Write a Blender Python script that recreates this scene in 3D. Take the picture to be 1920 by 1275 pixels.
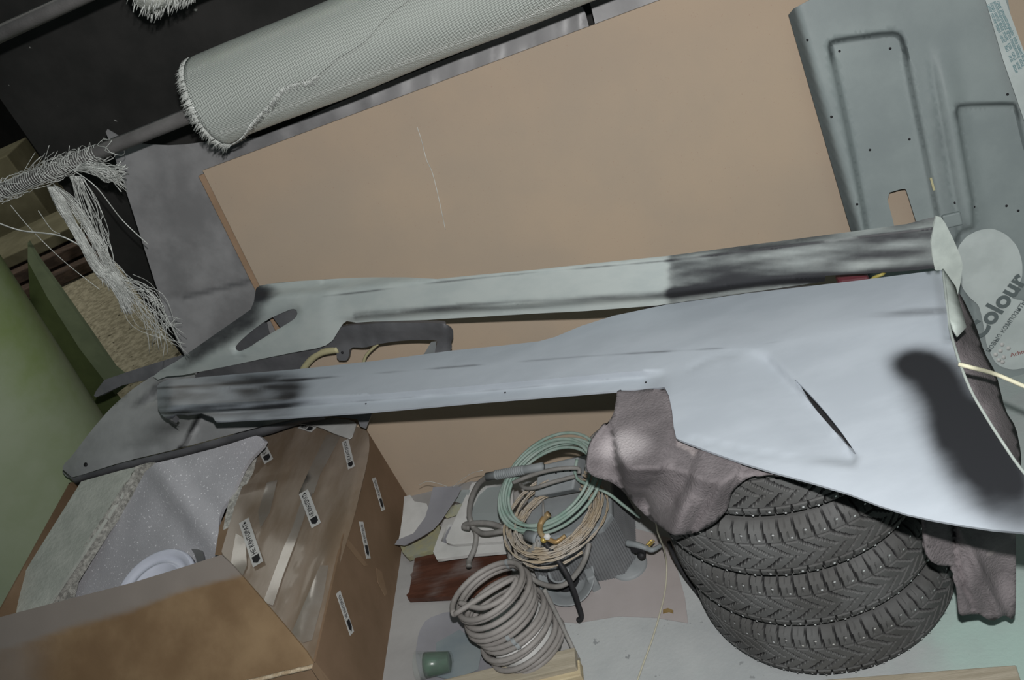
import bpy, bmesh, math, random
from math import sin, cos, pi, radians, sqrt, atan2
from mathutils import Vector, Matrix, noise
from mathutils.geometry import delaunay_2d_cdt
random.seed(7)
scene = bpy.context.scene
for o in list(bpy.data.objects): bpy.data.objects.remove(o)
COL = scene.collection

# ---------------------------------------------------------------- camera, world, light, exposure
FPX, PITCH, ROLL, YAW, HCAM = 1743.18, radians(30.366), radians(25.199), radians(17.896), 2.004
O = Vector((0, 0, HCAM))
F = Vector((-sin(YAW)*cos(PITCH), cos(YAW)*cos(PITCH), -sin(PITCH)))
R0 = Vector((cos(YAW), sin(YAW), 0)); U0 = R0.cross(F)
RT = R0*cos(ROLL) - U0*sin(ROLL); UP = R0*sin(ROLL) + U0*cos(ROLL)
cd = bpy.data.cameras.new('camera'); cam = bpy.data.objects.new('camera', cd); COL.objects.link(cam)
M = Matrix((( RT.x, UP.x, -F.x, O.x), (RT.y, UP.y, -F.y, O.y), (RT.z, UP.z, -F.z, O.z), (0, 0, 0, 1)))
cam.matrix_world = M
cd.sensor_fit = 'HORIZONTAL'; cd.sensor_width = 36; cd.lens = FPX*36/1920; cd.clip_start = .05; cd.clip_end = 60
scene.camera = cam
w = bpy.data.worlds.new('world'); scene.world = w; w.use_nodes = True
w.node_tree.nodes['Background'].inputs[0].default_value = (.62, .78, .80, 1)
w.node_tree.nodes['Background'].inputs[1].default_value = .065
fl = bpy.data.lights.new('camera_flash', 'SPOT'); fl.energy = 255; fl.shadow_soft_size = .018
fl.spot_size = radians(120); fl.spot_blend = .9; fl.color = (1, .985, .97)
flo = bpy.data.objects.new('camera_flash', fl); COL.objects.link(flo)
flo.matrix_world = Matrix.Translation(UP*.15 - F*.02) @ M
al = bpy.data.lights.new('ceiling_lamp', 'AREA'); al.energy = 17; al.size = 2.0; al.color = (.80, 1, .93)
alo = bpy.data.objects.new('ceiling_lamp', al); COL.objects.link(alo); alo.location = (.9, .3, 4.2)
alo.rotation_euler = (radians(12), radians(10), 0)
fa = bpy.data.lights.new('far_ceiling_lamp', 'AREA'); fa.energy = 50; fa.size = 1.5; fa.color = (1, .97, .88)
fao = bpy.data.objects.new('far_ceiling_lamp', fa); COL.objects.link(fao); fao.location = (-4.6, 5.6, 3.6)
scene.view_settings.view_transform = 'Standard'; scene.view_settings.look = 'None'
scene.view_settings.gamma = 1; scene.view_settings.exposure = 0; scene.view_settings.use_curve_mapping = False

# ---------------------------------------------------------------- sight lines onto real planes
def ray(x, y): return F + RT*((x-960)/FPX) + UP*((637.5-y)/FPX)
def P(x, y, z=0):
    d = ray(x, y); return O + d*((z-HCAM)/d.z)
def PY(x, y, Y):
    d = ray(x, y); return O + d*(Y/d.y)
def PD(x, y, d): return O + ray(x, y)*d
class Plane:
    def __init__(s, p, n):
        s.p = Vector(p); s.n = Vector(n).normalized()
        if s.n.dot(O-s.p) < 0: s.n = -s.n
    def __call__(s, x, y, h=0):
        d = ray(x, y); return O + d*((s.p+s.n*h-O).dot(s.n)/d.dot(s.n))
def plane3(a, b, c): a, b, c = map(Vector, (a, b, c)); return Plane(a, (b-a).cross(c-a))
LEAN = radians(10.57); BN = Vector((0, cos(LEAN), -sin(LEAN)))
def board_plane(off): return Plane(Vector((-1.377, 2.398, 0)) - BN*off, BN)

# ---------------------------------------------------------------- materials
def S(h):
    v = [int(h[i:i+2], 16)/255 for i in (0, 2, 4)]
    return tuple(c/12.92 if c <= .04045 else ((c+.055)/1.055)**2.4 for c in v) + (1,)
def mat(name, c1, c2=None, scale=6, rough=.7, bump=.15, bscale=80, metal=0, coat=0, trans=0, alpha=1, mask=None, mnoise=.5,
        spots=None, sscale=40, sthr=.72, stretch=(1, 1, 1), weave=0, spec=.35, ior=1.45, lo=.35, hi=.65):
    m = bpy.data.materials.new(name); m.use_nodes = True; nt = m.node_tree; N = nt.nodes; L = nt.links
    b = N['Principled BSDF']; c1 = S(c1) if isinstance(c1, str) else c1
    b.inputs['Roughness'].default_value = rough; b.inputs['Metallic'].default_value = metal
    b.inputs['Specular IOR Level'].default_value = spec; b.inputs['Coat Weight'].default_value = coat
    b.inputs['Coat Roughness'].default_value = .15; b.inputs['IOR'].default_value = ior
    b.inputs['Transmission Weight'].default_value = trans; b.inputs['Alpha'].default_value = alpha
    tc = N.new('ShaderNodeTexCoord'); mp = N.new('ShaderNodeMapping'); mp.inputs['Scale'].default_value = stretch
    L.new(tc.outputs['Object'], mp.inputs['Vector'])
    def nz(sc, det=6, ro=.6):
        n = N.new('ShaderNodeTexNoise'); n.inputs['Scale'].default_value = sc; n.inputs['Detail'].default_value = det
        n.inputs['Roughness'].default_value = ro; L.new(mp.outputs[0], n.inputs['Vector']); return n.outputs[0]
    def rng(v, a, c):
        r = N.new('ShaderNodeMapRange'); r.interpolation_type = 'SMOOTHSTEP'
        r.inputs[1].default_value = a; r.inputs[2].default_value = c; L.new(v, r.inputs[0]); return r.outputs[0]
    def mix(f, a, c):
        x = N.new('ShaderNodeMix'); x.data_type = 'RGBA'; L.new(f, x.inputs['Factor'])
        for s_, v in ((6, a), (7, c)):
            if isinstance(v, tuple): x.inputs[s_].default_value = v
            else: L.new(v, x.inputs[s_])
        return x.outputs[2]
    col = c1
    if c2: col = mix(rng(nz(scale), lo, hi), c1, S(c2))
    if spots: col = mix(rng(nz(sscale, 3), sthr, sthr+.04), col, S(spots))
    if mask:
        a = N.new('ShaderNodeAttribute'); a.attribute_name = 'mask'
        ad = N.new('ShaderNodeMath'); ad.operation = 'MULTIPLY_ADD'; L.new(nz(9), ad.inputs[0]); ad.inputs[1].default_value = mnoise
        L.new(a.outputs['Fac'], ad.inputs[2])
        sb = N.new('ShaderNodeMath'); sb.operation = 'SUBTRACT'; L.new(ad.outputs[0], sb.inputs[0]); sb.inputs[1].default_value = mnoise*.5
        f = rng(sb.outputs[0], .05, .98)
        col = mix(f, col, S(mask) if isinstance(mask, str) else mask)
    if isinstance(col, tuple): b.inputs['Base Color'].default_value = col
    else: L.new(col, b.inputs['Base Color'])
    h = None
    if bump: h = nz(bscale, 4)
    if weave:
        uv = N.new('ShaderNodeUVMap'); sp = N.new('ShaderNodeSeparateXYZ'); L.new(uv.outputs[0], sp.inputs[0])
        outs = []
        for i in (0, 1):
            mu = N.new('ShaderNodeMath'); mu.operation = 'MULTIPLY'; mu.inputs[1].default_value = weave; L.new(sp.outputs[i], mu.inputs[0])
            si = N.new('ShaderNodeMath'); si.operation = 'SINE'; L.new(mu.outputs[0], si.inputs[0]); outs.append(si.outputs[0])
        pr = N.new('ShaderNodeMath'); pr.operation = 'MULTIPLY'; L.new(outs[0], pr.inputs[0]); L.new(outs[1], pr.inputs[1]); h = pr.outputs[0]
        h2 = rng(h, -.5, .7)
        dark = tuple(c*.72 for c in c1[:3])+(1,)
        L.new(mix(h2, dark, col), b.inputs['Base Color'])
    if h is not None:
        bp = N.new('ShaderNodeBump'); bp.inputs['Strength'].default_value = bump; bp.inputs['Distance'].default_value = .004
        L.new(h, bp.inputs['Height']); L.new(bp.outputs[0], b.inputs['Normal'])
    return m

MT = dict(
 floor=mat('dusty_concrete', '929697', 'a1a4a4', 2.2, .9, .25, 90, spots='7d8081', sscale=26, sthr=.66),
 floorpaint=mat('teal_stained_concrete', '929697', 'a1a4a4', 2.2, .9, .25, 90, spots='7d8081', sscale=26, sthr=.66, mask='9db3ac', mnoise=.8),
 sand=mat('sandy_dirt', 'a39c86', '7d7763', 30, .95, .9, 60, spots='4a4435', sscale=22, sthr=.64),
 dark=mat('dark_stained_plywood', '2b2a29', '1d1d1c', 3, .75, .05, 60, spots='8b8c88', sscale=16, sthr=.715),
 farwall=mat('far_wall', '1b1c1b', '121312', 3, .9, .05),
 mdf=mat('mdf_board', '9d8f7f', 'a59481', 1.6, .8, .05, 300, spots='94796a', sscale=240, sthr=.68),
 mdfedge=mat('mdf_edge', '947c66', '87705a', 5, .85, .1),
 film=mat('dusty_film', '868687', '6f6f70', 5, .4, .06, 14, mask='4a4b4d', mnoise=.2, spec=.5),
 primer=mat('primer_grey', 'a4abb3', '9ca3ab', 4, .42, .02, 120, mask='26272a', mnoise=.2, stretch=(1, 2.2, 2.2)),
 primer2=mat('primer_grey_green', 'a6adab', '9da5a4', 5, .5, .03, 120, mask='303134', mnoise=.4, stretch=(1, 3, 3)),
 primeredge=mat('primer_cut_edge', 'a9b1ac', '9aa29e', 18, .6, .1),
 blackplast=mat('dusty_dark_plastic', '9a9c9d', '868889', 4, .5, .05, 150, mask='222325', mnoise=.3),
 darkplast=mat('dark_grey_plastic', '626366', '505154', 6, .45, .05, 150),
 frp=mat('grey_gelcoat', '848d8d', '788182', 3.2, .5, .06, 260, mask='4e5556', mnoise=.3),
 paper=mat('white_sticker', 'b2bab9', 'a6aead', 10, .7, .03),
 ink=mat('grey_ink', '5a6364', None, rough=.7, bump=0),
 inkteal=mat('teal_ink', '56797f', None, rough=.7, bump=0),
 inkred=mat('red_ink', '8a5d5a', None, rough=.7, bump=0),
 inkblack=mat('black_ink', '1c1c1f', None, rough=.7, bump=0),
 green=mat('green_gelcoat', '8e9a7c', '9ba58d', 1.8, .38, .03, 40, mask='74893f', mnoise=.6, spec=.5),
 greenface=mat('dark_green_board', '4f5a36', '454f30', 5, .6, .05),
 greendark=mat('green_dusty_flange', '7a8468', '6a745b', 5, .6, .05),
 card=mat('cardboard', '86705a', '78624c', 3, .75, .06, 50, stretch=(1, 1, 1)),
 carddark=mat('cardboard_side', '7a6450', '6d5945', 3, .8, .05, 60),
 cardtape=mat('taped_cardboard', '85796d', '6f6050', 4, .45, .25, 9, coat=.12, stretch=(3, .7, 3), lo=.3, hi=.7),
 tape=mat('dusty_packing_tape', '7d7770', '736a60', 6, .3, .15, 20, coat=.4),
 cardedge=mat('torn_cardboard_edge', 'b8aa94', '9f8c72', 60, .9, .6, 200),
 flapmat=mat('stained_cardboard', '806b51', '69543d', 3, .6, .08, 40, coat=.15, mask='77706a', mnoise=.3),
 glassmat=mat('fibreglass_cloth', 'c4cac4', 'bbc2bb', 5, .24, .7, 50, weave=1150, spec=1.0),
 glassmat2=mat('fibreglass_mat', 'b4b7b0', 'a5a9a2', 14, .6, .8, 60, spec=.5),
 fibre=mat('glass_fibre', 'cdd0cc', 'aaada9', 30, .25, .1, spec=.9),
 fringe=mat('torn_fibre_edge', 'bdbcb5', '8a8984', 70, .6, 1.0, 220, spec=.6),
 foamgrey=mat('sparkling_foam_sheet', 'b0b0b5', 'a6a6ab', 5, .55, .35, 200, spots='e4e4e8', sscale=130, sthr=.63),  # pale spots paint the sparkle glints into the colour
 white=mat('white_plastic', 'c8ccda', 'bcc0cd', 5, .3, .02),
 offwhite=mat('dusty_white_plastic', 'bcbcba', 'adadab', 8, .5, .05),
 cloth=mat('felt_cloth', '605b5d', '777173', 9, .95, .8, 160, spots='8b8484', sscale=7, sthr=.66, mask='a39d9f', mnoise=.5),
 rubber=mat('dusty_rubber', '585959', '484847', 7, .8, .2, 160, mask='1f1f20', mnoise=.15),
 stud=mat('steel_stud', 'd8dadb', None, rough=.3, bump=0, metal=.5),
 pipe=mat('grey_pipe', '7a7877', '6b6968', 12, .55, .15, 200),
 cable=mat('dusty_grey_cable', '7f7d7a', '6f6d6a', 20, .6, .1),
 hose=mat('dusty_hose', '898582', '797572', 12, .6, .1),
 teal=mat('teal_cable', '88968f', '71877d', 20, .55, .05),
 beige=mat('twisted_beige_wire', 'a09a92', '998b76', 18, .6, .3, 300),
 bronze=mat('bronze', '8e7148', '9b8a6b', 18, .45, .2, metal=.3),
 device=mat('grey_painted_steel', '84888a', '757a7c', 8, .6, .1),
 ribs=mat('ribbed_dusty_plastic', '6d6f71', '606264', 8, .8, .1),
 black=mat('black_rubber', '28282a', '1e1e20', 8, .6, .1),
 wood=mat('pale_wood', 'a29a8a', '8e8675', 4, .8, .3, 30, stretch=(1, 12, 12)),
 woodyellow=mat('fresh_wood', 'b8ac8e', 'a5967a', 6, .8, .3, 30, stretch=(1, 8, 8)),
 redwood=mat('red_brown_veneer', '55372c', '432a21', 5, .4, .1, 30, stretch=(1, 7, 1), mask='8b8684', mnoise=.6),
 clear=mat('dusty_clear_plastic', '9aa3a3', None, rough=.25, bump=.02, alpha=.5),
 clearglass=mat('clear_plastic_cup', '98a29e', None, rough=.1, bump=0, alpha=.12, spec=.6),
 greenliq=mat('dark_green_residue', '22402c', '2f5a3e', 20, .3, .1, coat=.4),
 bluegrey=mat('blue_grey_sheet', '6d777c', '7a8284', 6, .5, .1),
 shard=mat('grey_shard', '85858a', '7d7d82', 6, .3, .03, spec=.6),
 yellowchunk=mat('yellow_resin', '93906f', '85877a', 20, .5, .2),
 brass=mat('brass', 'c0a860', None, rough=.3, bump=0, metal=.6),
 cream=mat('cream_rubber', 'aaa583', None, rough=.6, bump=.1),
 red=mat('red_plastic', '52282e', None, rough=.5, bump=0),
 yellow=mat('yellow_plastic', '8f8548', None, rough=.5, bump=0),
 palecord=mat('pale_cord', 'a8a594', None, rough=.7, bump=.2),
 rope=mat('white_cord', 'c9c6ae', None, rough=.7, bump=.2),
 farcard=mat('far_cardboard', '77735d', '67634e', 4, .8, .1),
 farred=mat('far_red_rag', '6a3a34', '7a5a30', 8, .9, .3),
 farwood=mat('far_boards', '57483e', '3f342d', 4, .8, .2, stretch=(1, 8, 8)),
 primerdust=mat('pale_floor_board', '9b9a99', '8c8b8a', 3, .85, .15, 40),
 filmfloor=mat('thin_pinkish_sheet', '999392', '8f8987', 3, .6, .1, 30),
)

# ---------------------------------------------------------------- builders
def tag(o, label=None, cat=None, group=None, kind=None):
    if label: o['label'] = label
    if cat: o['category'] = cat
    if group: o['group'] = group
    if kind: o['kind'] = kind
    return o
def empty(name, loc=(0, 0, 0), label=None, cat=None, group=None):
    o = bpy.data.objects.new(name, None); COL.objects.link(o); o.location = loc; o.empty_display_size = .05
    return tag(o, label, cat, group)
def link(name, verts, faces, m, parent=None, smooth=True, mask=None, mods=()):
    me = bpy.data.meshes.new(name); me.from_pydata([tuple(v) for v in verts], [], faces)
    o = bpy.data.objects.new(name, me); COL.objects.link(o)
    me.materials.append(m)
    for p in me.polygons: p.use_smooth = smooth
    if mask:
        at = me.attributes.new('mask', 'FLOAT', 'POINT'); at.data.foreach_set('value', mask)
    if parent:
        o.parent = parent; o.matrix_parent_inverse = Matrix.Translation(parent.location).inverted()
    return o
class MB:
    def __init__(s): s.v = []; s.f = []; s.k = []
    def add(s, v, f, k=None):
        n = len(s.v); s.v += [Vector(p) for p in v]; s.f += [[i+n for i in q] for q in f]; s.k += (k or [0]*len(v)); return s
    def build(s, name, m, parent=None, smooth=True, mask=False): return link(name, s.v, s.f, m, parent, smooth, s.k if mask else None)
def box_vf(c, u, v, w_):           # centre and three half-axis vectors
    c, u, v, w_ = map(Vector, (c, u, v, w_))
    vs = [c+u*a+v*b+w_*d for a in (-1, 1) for b in (-1, 1) for d in (-1, 1)]
    return vs, [(0, 1, 3, 2), (4, 6, 7, 5), (0, 4, 5, 1), (2, 3, 7, 6), (0, 2, 6, 4), (1, 5, 7, 3)]
def prism_vf(pts, vec):            # polygon extruded by a vector
    n = len(pts); vs = [Vector(p) for p in pts] + [Vector(p)+Vector(vec) for p in pts]
    return vs, [tuple(range(n)), tuple(range(2*n-1, n-1, -1))] + [(i, i+n, (i+1) % n+n, (i+1) % n) for i in range(n)]
def bevel(o, wd=.004, seg=2):
    b = o.modifiers.new('bevel', 'BEVEL'); b.width = wd; b.segments = seg; b.limit_method = 'ANGLE'; b.angle_limit = radians(35); return o
def fixn(o):
    bm = bmesh.new(); bm.from_mesh(o.data); bmesh.ops.recalc_face_normals(bm, faces=bm.faces); bm.to_mesh(o.data); bm.free(); return o
def crom(pts, n=8, closed=False):
    pts = [Vector(p) for p in pts]; out = []; N = len(pts)
    for i in range(N if closed else N-1):
        if closed: a, b, c, d = (pts[(i+k) % N] for k in (-1, 0, 1, 2))
        else: a, b, c, d = pts[max(i-1, 0)], pts[i], pts[i+1], pts[min(i+2, N-1)]
        for j in range(n):
            t = j/n; out.append(.5*((2*b)+(c-a)*t+(2*a-5*b+4*c-d)*t*t+(3*b-a-3*c+d)*t**3))
    if not closed: out.append(pts[-1])
    return out
def tube_vf(pts, r, seg=8, closed=False, caps=True):
    pts = [Vector(p) for p in pts]; n = len(pts); vs = []; fs = []; up = None
    for i, p in enumerate(pts):
        t = (pts[(i+1) % n if closed else min(i+1, n-1)] - pts[i-1 if closed else max(i-1, 0)])
        if t.length < 1e-9: t = Vector((0, 0, 1))
        t.normalize()
        if up is None: up = t.orthogonal().normalized()
        up = (up - t*up.dot(t)); up = up.normalized() if up.length > 1e-6 else t.orthogonal().normalized()
        s = t.cross(up); rr = r(i/(n-1)) if callable(r) else r
        for k in range(seg):
            a = 2*pi*k/seg; vs.append(p+(up*cos(a)+s*sin(a))*rr)
    for i in range(n if closed else n-1):
        j = (i+1) % n
        for k in range(seg):
            l = (k+1) % seg; fs.append((i*seg+k, i*seg+l, j*seg+l, j*seg+k))
    if caps and not closed: fs += [tuple(range(seg-1, -1, -1)), tuple((n-1)*seg+k for k in range(seg))]
    return vs, fs
def tube(name, pts, r, m, parent=None, seg=8, smooth=8, closed=False):
    q = crom(pts, smooth, closed) if smooth else pts
    return link(name, *tube_vf(q, r, seg, closed), m, parent)
def lathe_vf(prof, c, axis=(0, 0, 1), seg=48, ref=None):   # prof: (radius, height)
    ax = Vector(axis).normalized(); a = Vector(ref) if ref else ax.orthogonal(); a = (a-ax*a.dot(ax)).normalized(); b = ax.cross(a); c = Vector(c)
    vs = []; fs = []
    for r, h in prof:
        for k in range(seg):
            t = 2*pi*k/seg; vs.append(c+ax*h+(a*cos(t)+b*sin(t))*r)
    for i in range(len(prof)-1):
        for k in range(seg):
            l = (k+1) % seg; fs.append((i*seg+k, i*seg+l, (i+1)*seg+l, (i+1)*seg+k))
    return vs, fs
def lathe(name, prof, c, m, parent=None, axis=(0, 0, 1), seg=48): return link(name, *lathe_vf(prof, c, axis, seg), m, parent)

def inside(x, y, poly):
    c = False; j = len(poly)-1
    for i in range(len(poly)):
        xi, yi = poly[i]; xj, yj = poly[j]
        if (yi > y) != (yj > y) and x < (xj-xi)*(y-yi)/(yj-yi)+xi: c = not c
        j = i
    return c
def segd(x, y, a, b):
    dx, dy = b[0]-a[0], b[1]-a[1]; L = dx*dx+dy*dy or 1e-9
    t = max(0, min(1, ((x-a[0])*dx+(y-a[1])*dy)/L)); return math.hypot(x-a[0]-t*dx, y-a[1]-t*dy)
def pd(x, y, poly, closed=True):
    n = len(poly); return min(segd(x, y, poly[i], poly[(i+1) % n]) for i in range(n if closed else n-1))
def sdf(x, y, poly):
    d = pd(x, y, poly); return d if inside(x, y, poly) else -d
def sst(a, b, x):
    t = max(0, min(1, (x-a)/(b-a))); return t*t*(3-2*t)
def blob(x, y, cx, cy, rx, ry, rot=0, soft=.45):
    a = radians(rot); dx, dy = x-cx, y-cy; u_, v_ = (dx*cos(a)+dy*sin(a))/rx, (-dx*sin(a)+dy*cos(a))/ry
    return sst(1+soft, 1-soft, math.hypot(u_, v_))
def lerpy(poly, x):                 # y of an open polyline (sorted in x)
    if x <= poly[0][0]: a, b = poly[0], poly[1]
    elif x >= poly[-1][0]: a, b = poly[-2], poly[-1]
    else:
        for a, b in zip(poly, poly[1:]):
            if a[0] <= x <= b[0]: break
    return a[1]+(b[1]-a[1])*(x-a[0])/(b[0]-a[0])
def chaikin(p, it=1):
    for _ in range(it):
        q = []
        for i in range(len(p)):
            a, b = p[i], p[(i+1) % len(p)]
            q += [(a[0]*.8+b[0]*.2, a[1]*.8+b[1]*.2), (a[0]*.2+b[0]*.8, a[1]*.2+b[1]*.8)]
        p = q
    return p
def offset(poly, d, closed=True):     # shifted copy of a polygon, positive inwards
    n = len(poly); out = []; A = sum(poly[i][0]*poly[(i+1) % n][1]-poly[(i+1) % n][0]*poly[i][1] for i in range(n))
    sg_ = 1 if A > 0 else -1
    for i in range(n):
        a, b, c = poly[i-1], poly[i], poly[(i+1) % n]
        u1 = Vector((b[0]-a[0], b[1]-a[1])).normalized(); u2 = Vector((c[0]-b[0], c[1]-b[1])).normalized()
        m_ = Vector((-u1.y-u2.y, u1.x+u2.x)); m_ = m_.normalized()*sg_; k = d/max(.5, m_.dot(Vector((-u1.y, u1.x))*sg_))
        out.append((b[0]+m_.x*k, b[1]+m_.y*k))
    return out+[out[0]] if closed else out
def shift(line, dy): return [(x, y+dy) for x, y in line]
def sheet_vf(outline, plane, step=14, hf=None, mf=None, holes=(), rnd=1, lines=()):
    out = chaikin(outline, rnd) if rnd else list(outline); hs = [chaikin(h, 1) for h in holes]
    vs = []; es = []
    def ring(r):
        st = len(vs); pts = []
        for i in range(len(r)):
            a, b = r[i], r[(i+1) % len(r)]; k = max(1, int(math.hypot(b[0]-a[0], b[1]-a[1])/step))
            pts += [(a[0]+(b[0]-a[0])*j/k, a[1]+(b[1]-a[1])*j/k) for j in range(k)]
        vs.extend(pts); n = len(pts); es.extend((st+i, st+(i+1) % n) for i in range(n))
    ring(out)
    for h in hs: ring(h)
    ln = []
    for L_ in lines:
        q = []
        for a, b in zip(L_, L_[1:]):
            k = max(1, int(math.hypot(b[0]-a[0], b[1]-a[1])/min(step, 8))); q += [(a[0]+(b[0]-a[0])*j/k, a[1]+(b[1]-a[1])*j/k) for j in range(k)]
        q.append(L_[-1]); q = [p for p in q]
        st_ = len(vs); vs.extend(q); es.extend((st_+i, st_+i+1) for i in range(len(q)-1)); ln.append(q)
    xs = [p[0] for p in out]; ys = [p[1] for p in out]
    allr = [out]+hs; y = min(ys)+step*.5; row = 0
    while y < max(ys):
        x = min(xs)+(step*.5 if row % 2 else 0)
        while x < max(xs):
            if inside(x, y, out) and not any(inside(x, y, h) for h in hs) and min(pd(x, y, r) for r in allr) > step*.45 and all(min((x-p[0])**2+(y-p[1])**2 for p in q) > 9 for q in ln): vs.append((x, y))
            x += step
        y += step*.87; row += 1
    res = delaunay_2d_cdt([Vector(v) for v in vs], es, [], 0, 1e-4)
    V, Fc = res[0], res[2]; fs = []
    for f in Fc:
        cx = sum(V[i].x for i in f)/len(f); cy = sum(V[i].y for i in f)/len(f)
        if inside(cx, cy, out) and not any(inside(cx, cy, h) for h in hs): fs.append(list(f))
    P3 = [plane(v.x, v.y, hf(v.x, v.y) if hf else 0) for v in V]
    for f in fs:
        a, b, c = (P3[i] for i in f[:3])
        if (b-a).cross(c-a).dot(O-a) < 0: f.reverse()
    return P3, fs, [mf(v.x, v.y) if mf else 0 for v in V]
def sheet(name, outline, plane, m, parent=None, thick=.004, **k):
    v, f, mk = sheet_vf(outline, plane, **k)
    o = link(name, v, f, m, parent, True, mk)
    if thick:
        s = o.modifiers.new('solidify', 'SOLIDIFY'); s.thickness = thick; s.offset = -1
        e = o.modifiers.new('split', 'EDGE_SPLIT'); e.split_angle = radians(72)
    return o
def poly_slab(name, pts, thick, m, parent=None, down=(0, 0, -1), bev=.002):
    o = link(name, *prism_vf(pts, Vector(down)*thick), m, parent, False); fixn(o)
    return bevel(o, bev) if bev else o
_tc = {}
def text_vf(s, size):
    if (s, size) not in _tc:
        c = bpy.data.curves.new('t', 'FONT'); c.body = s; c.size = size; c.align_x = 'CENTER'; c.align_y = 'CENTER'; c.extrude = .0002; c.offset = size*(.035 if size > .05 else .012)
        o = bpy.data.objects.new('t', c); COL.objects.link(o); bpy.context.view_layer.update()
        me = bpy.data.meshes.new_from_object(o.evaluated_get(bpy.context.evaluated_depsgraph_get()))
        _tc[(s, size)] = ([v.co.copy() for v in me.vertices], [tuple(p.vertices) for p in me.polygons])
        bpy.data.objects.remove(o); bpy.data.curves.remove(c); bpy.data.meshes.remove(me)
    return _tc[(s, size)]
def place_text(s, size, c, u, v, n, sx=1):
    vs, fs = text_vf(s, size); return [c+u*(p.x*sx)+v*p.y+n*(p.z+.0006) for p in vs], fs

# ================================================================ THE SETTING
def slab(name, x0, x1, y0, y1, z0, z1, m):
    o = link(name, *box_vf(((x0+x1)/2, (y0+y1)/2, (z0+z1)/2), ((x1-x0)/2, 0, 0), (0, (y1-y0)/2, 0), (0, 0, (z1-z0)/2)), m, None, False)
    fixn(o); return tag(o, kind='structure')
slab('floor', -9, 3.2, -.8, 9, -.1, 0, MT['floor'])
WY = 2.98
wl = PY(340, 665, WY).x
slab('floor.001', -9, wl+.6, WY+.06, 9, 0, .012, MT['sand'])
wall = slab('wall_back', wl, 3.2, WY, WY+.03, 0, 2.9, MT['dark'])
gv, gf, gm = [], [], []
for i in range(91):
    for j in range(61):
        x, y = -1.2+4.4*i/90, -.2+2.7*j/60; gv.append((x, y, .0012)); q = noise.noise(Vector((x*2.2, y*2.2, 5)))*.5+noise.noise(Vector((x*8, y*8, 1)))*.25
        gm.append(max(0, sst(-.3, .8, x+.25*(1.5-y)+q*.5)*(.75+q)))
for i in range(90):
    for j in range(60): a = i*61+j; gf.append((a, a+61, a+62, a+1))
fo = link('floor.002', gv, gf, MT['floorpaint'], None, True, gm); tag(fo, kind='structure')
slab('wall_far', -9, 3.2, 8.9, 9, 0, 3.2, MT['farwall'])
slab('wall_left', -9.1, -9, -.8, 9, 0, 3.2, MT['farwall'])
slab('wall_right', 3.2, 3.3, -.8, 9, 0, 3.2, MT['farwall'])

# ================================================================ BOARDS AND SHEETS ON THE WALL
BZ = lambda x, z, off: Vector((x, 2.398+z*math.tan(LEAN), z)) - BN*off
def board(name, x0, x1, h, off, th, label, m):
    pts = [BZ(x0, .004, off), BZ(x1, .004, off), BZ(x1, h, off), BZ(x0, h, off)]
    o = poly_slab(name, pts, th, m, None, BN, .002); return tag(o, label, 'board')
board('mdf_board', -1.543, 1.21, 1.297, 0, .016, 'large tan fibreboard sheet leaning on the wall behind the car parts', MT['mdf'])
board('mdf_board', -1.575, 1.16, 1.285, -.018, .016, 'darker tan fibreboard whose thin left edge shows behind the large leaning sheet', MT['mdfedge'])
fp = board_plane(-.05)
film_out = [(195, 238), (228, 258), (262, 270), (330, 273), (415, 262), (470, 262), (560, 228), (640, 190), (1000, 45), (1090, 8), (1100, 30), (1118, 120), (1000, 300), (700, 820), (640, 930), (515, 930), (345, 672), (300, 560), (250, 400), (212, 285)]
def film_h(x, y):
    h = .006*noise.noise(Vector((x/90, y/60, 0)))
    if y < 262+.0*x: h += .004*sin(x/9)
    h -= .006*sst(-6, 6, y-(548-.24*(x-345)))*sst(6, -6, y-(566-.24*(x-345)))
    h += .004*sst(-10, 8, y-(440+.08*(x-300)))
    return h + .004*noise.noise(Vector((x/14, y/60, 3)))*sst(540, 640, x)
o = sheet('plastic_sheet', film_out, fp, MT['film'], thick=.003, step=9, hf=film_h, rnd=1, mf=lambda x, y: .6*sst(4, -4, abs(y-(557-.24*(x-345)))-6)*sst(335, 350, x)*(x < 480) + .25*sst(30, 0, abs(x-(300+(y-300)*.12)))+.3*max(0, noise.noise(Vector((x/60, y/90, 2)))))
tag(o, 'dusty grey plastic sheet with a curved top edge hanging behind the tan board', 'sheet')
o = sheet('plastic_sheet', [(1098, -20), (1112, 26), (1130, 120), (1500, 60), (1500, -140), (1100, -60)], board_plane(-.062), MT['film'], thick=.003, step=30, hf=lambda x, y: .004*noise.noise(Vector((x/40, y/60, 1))))
tag(o, 'short piece of grey sheet showing above the top edge of the tan board', 'sheet')

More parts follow.
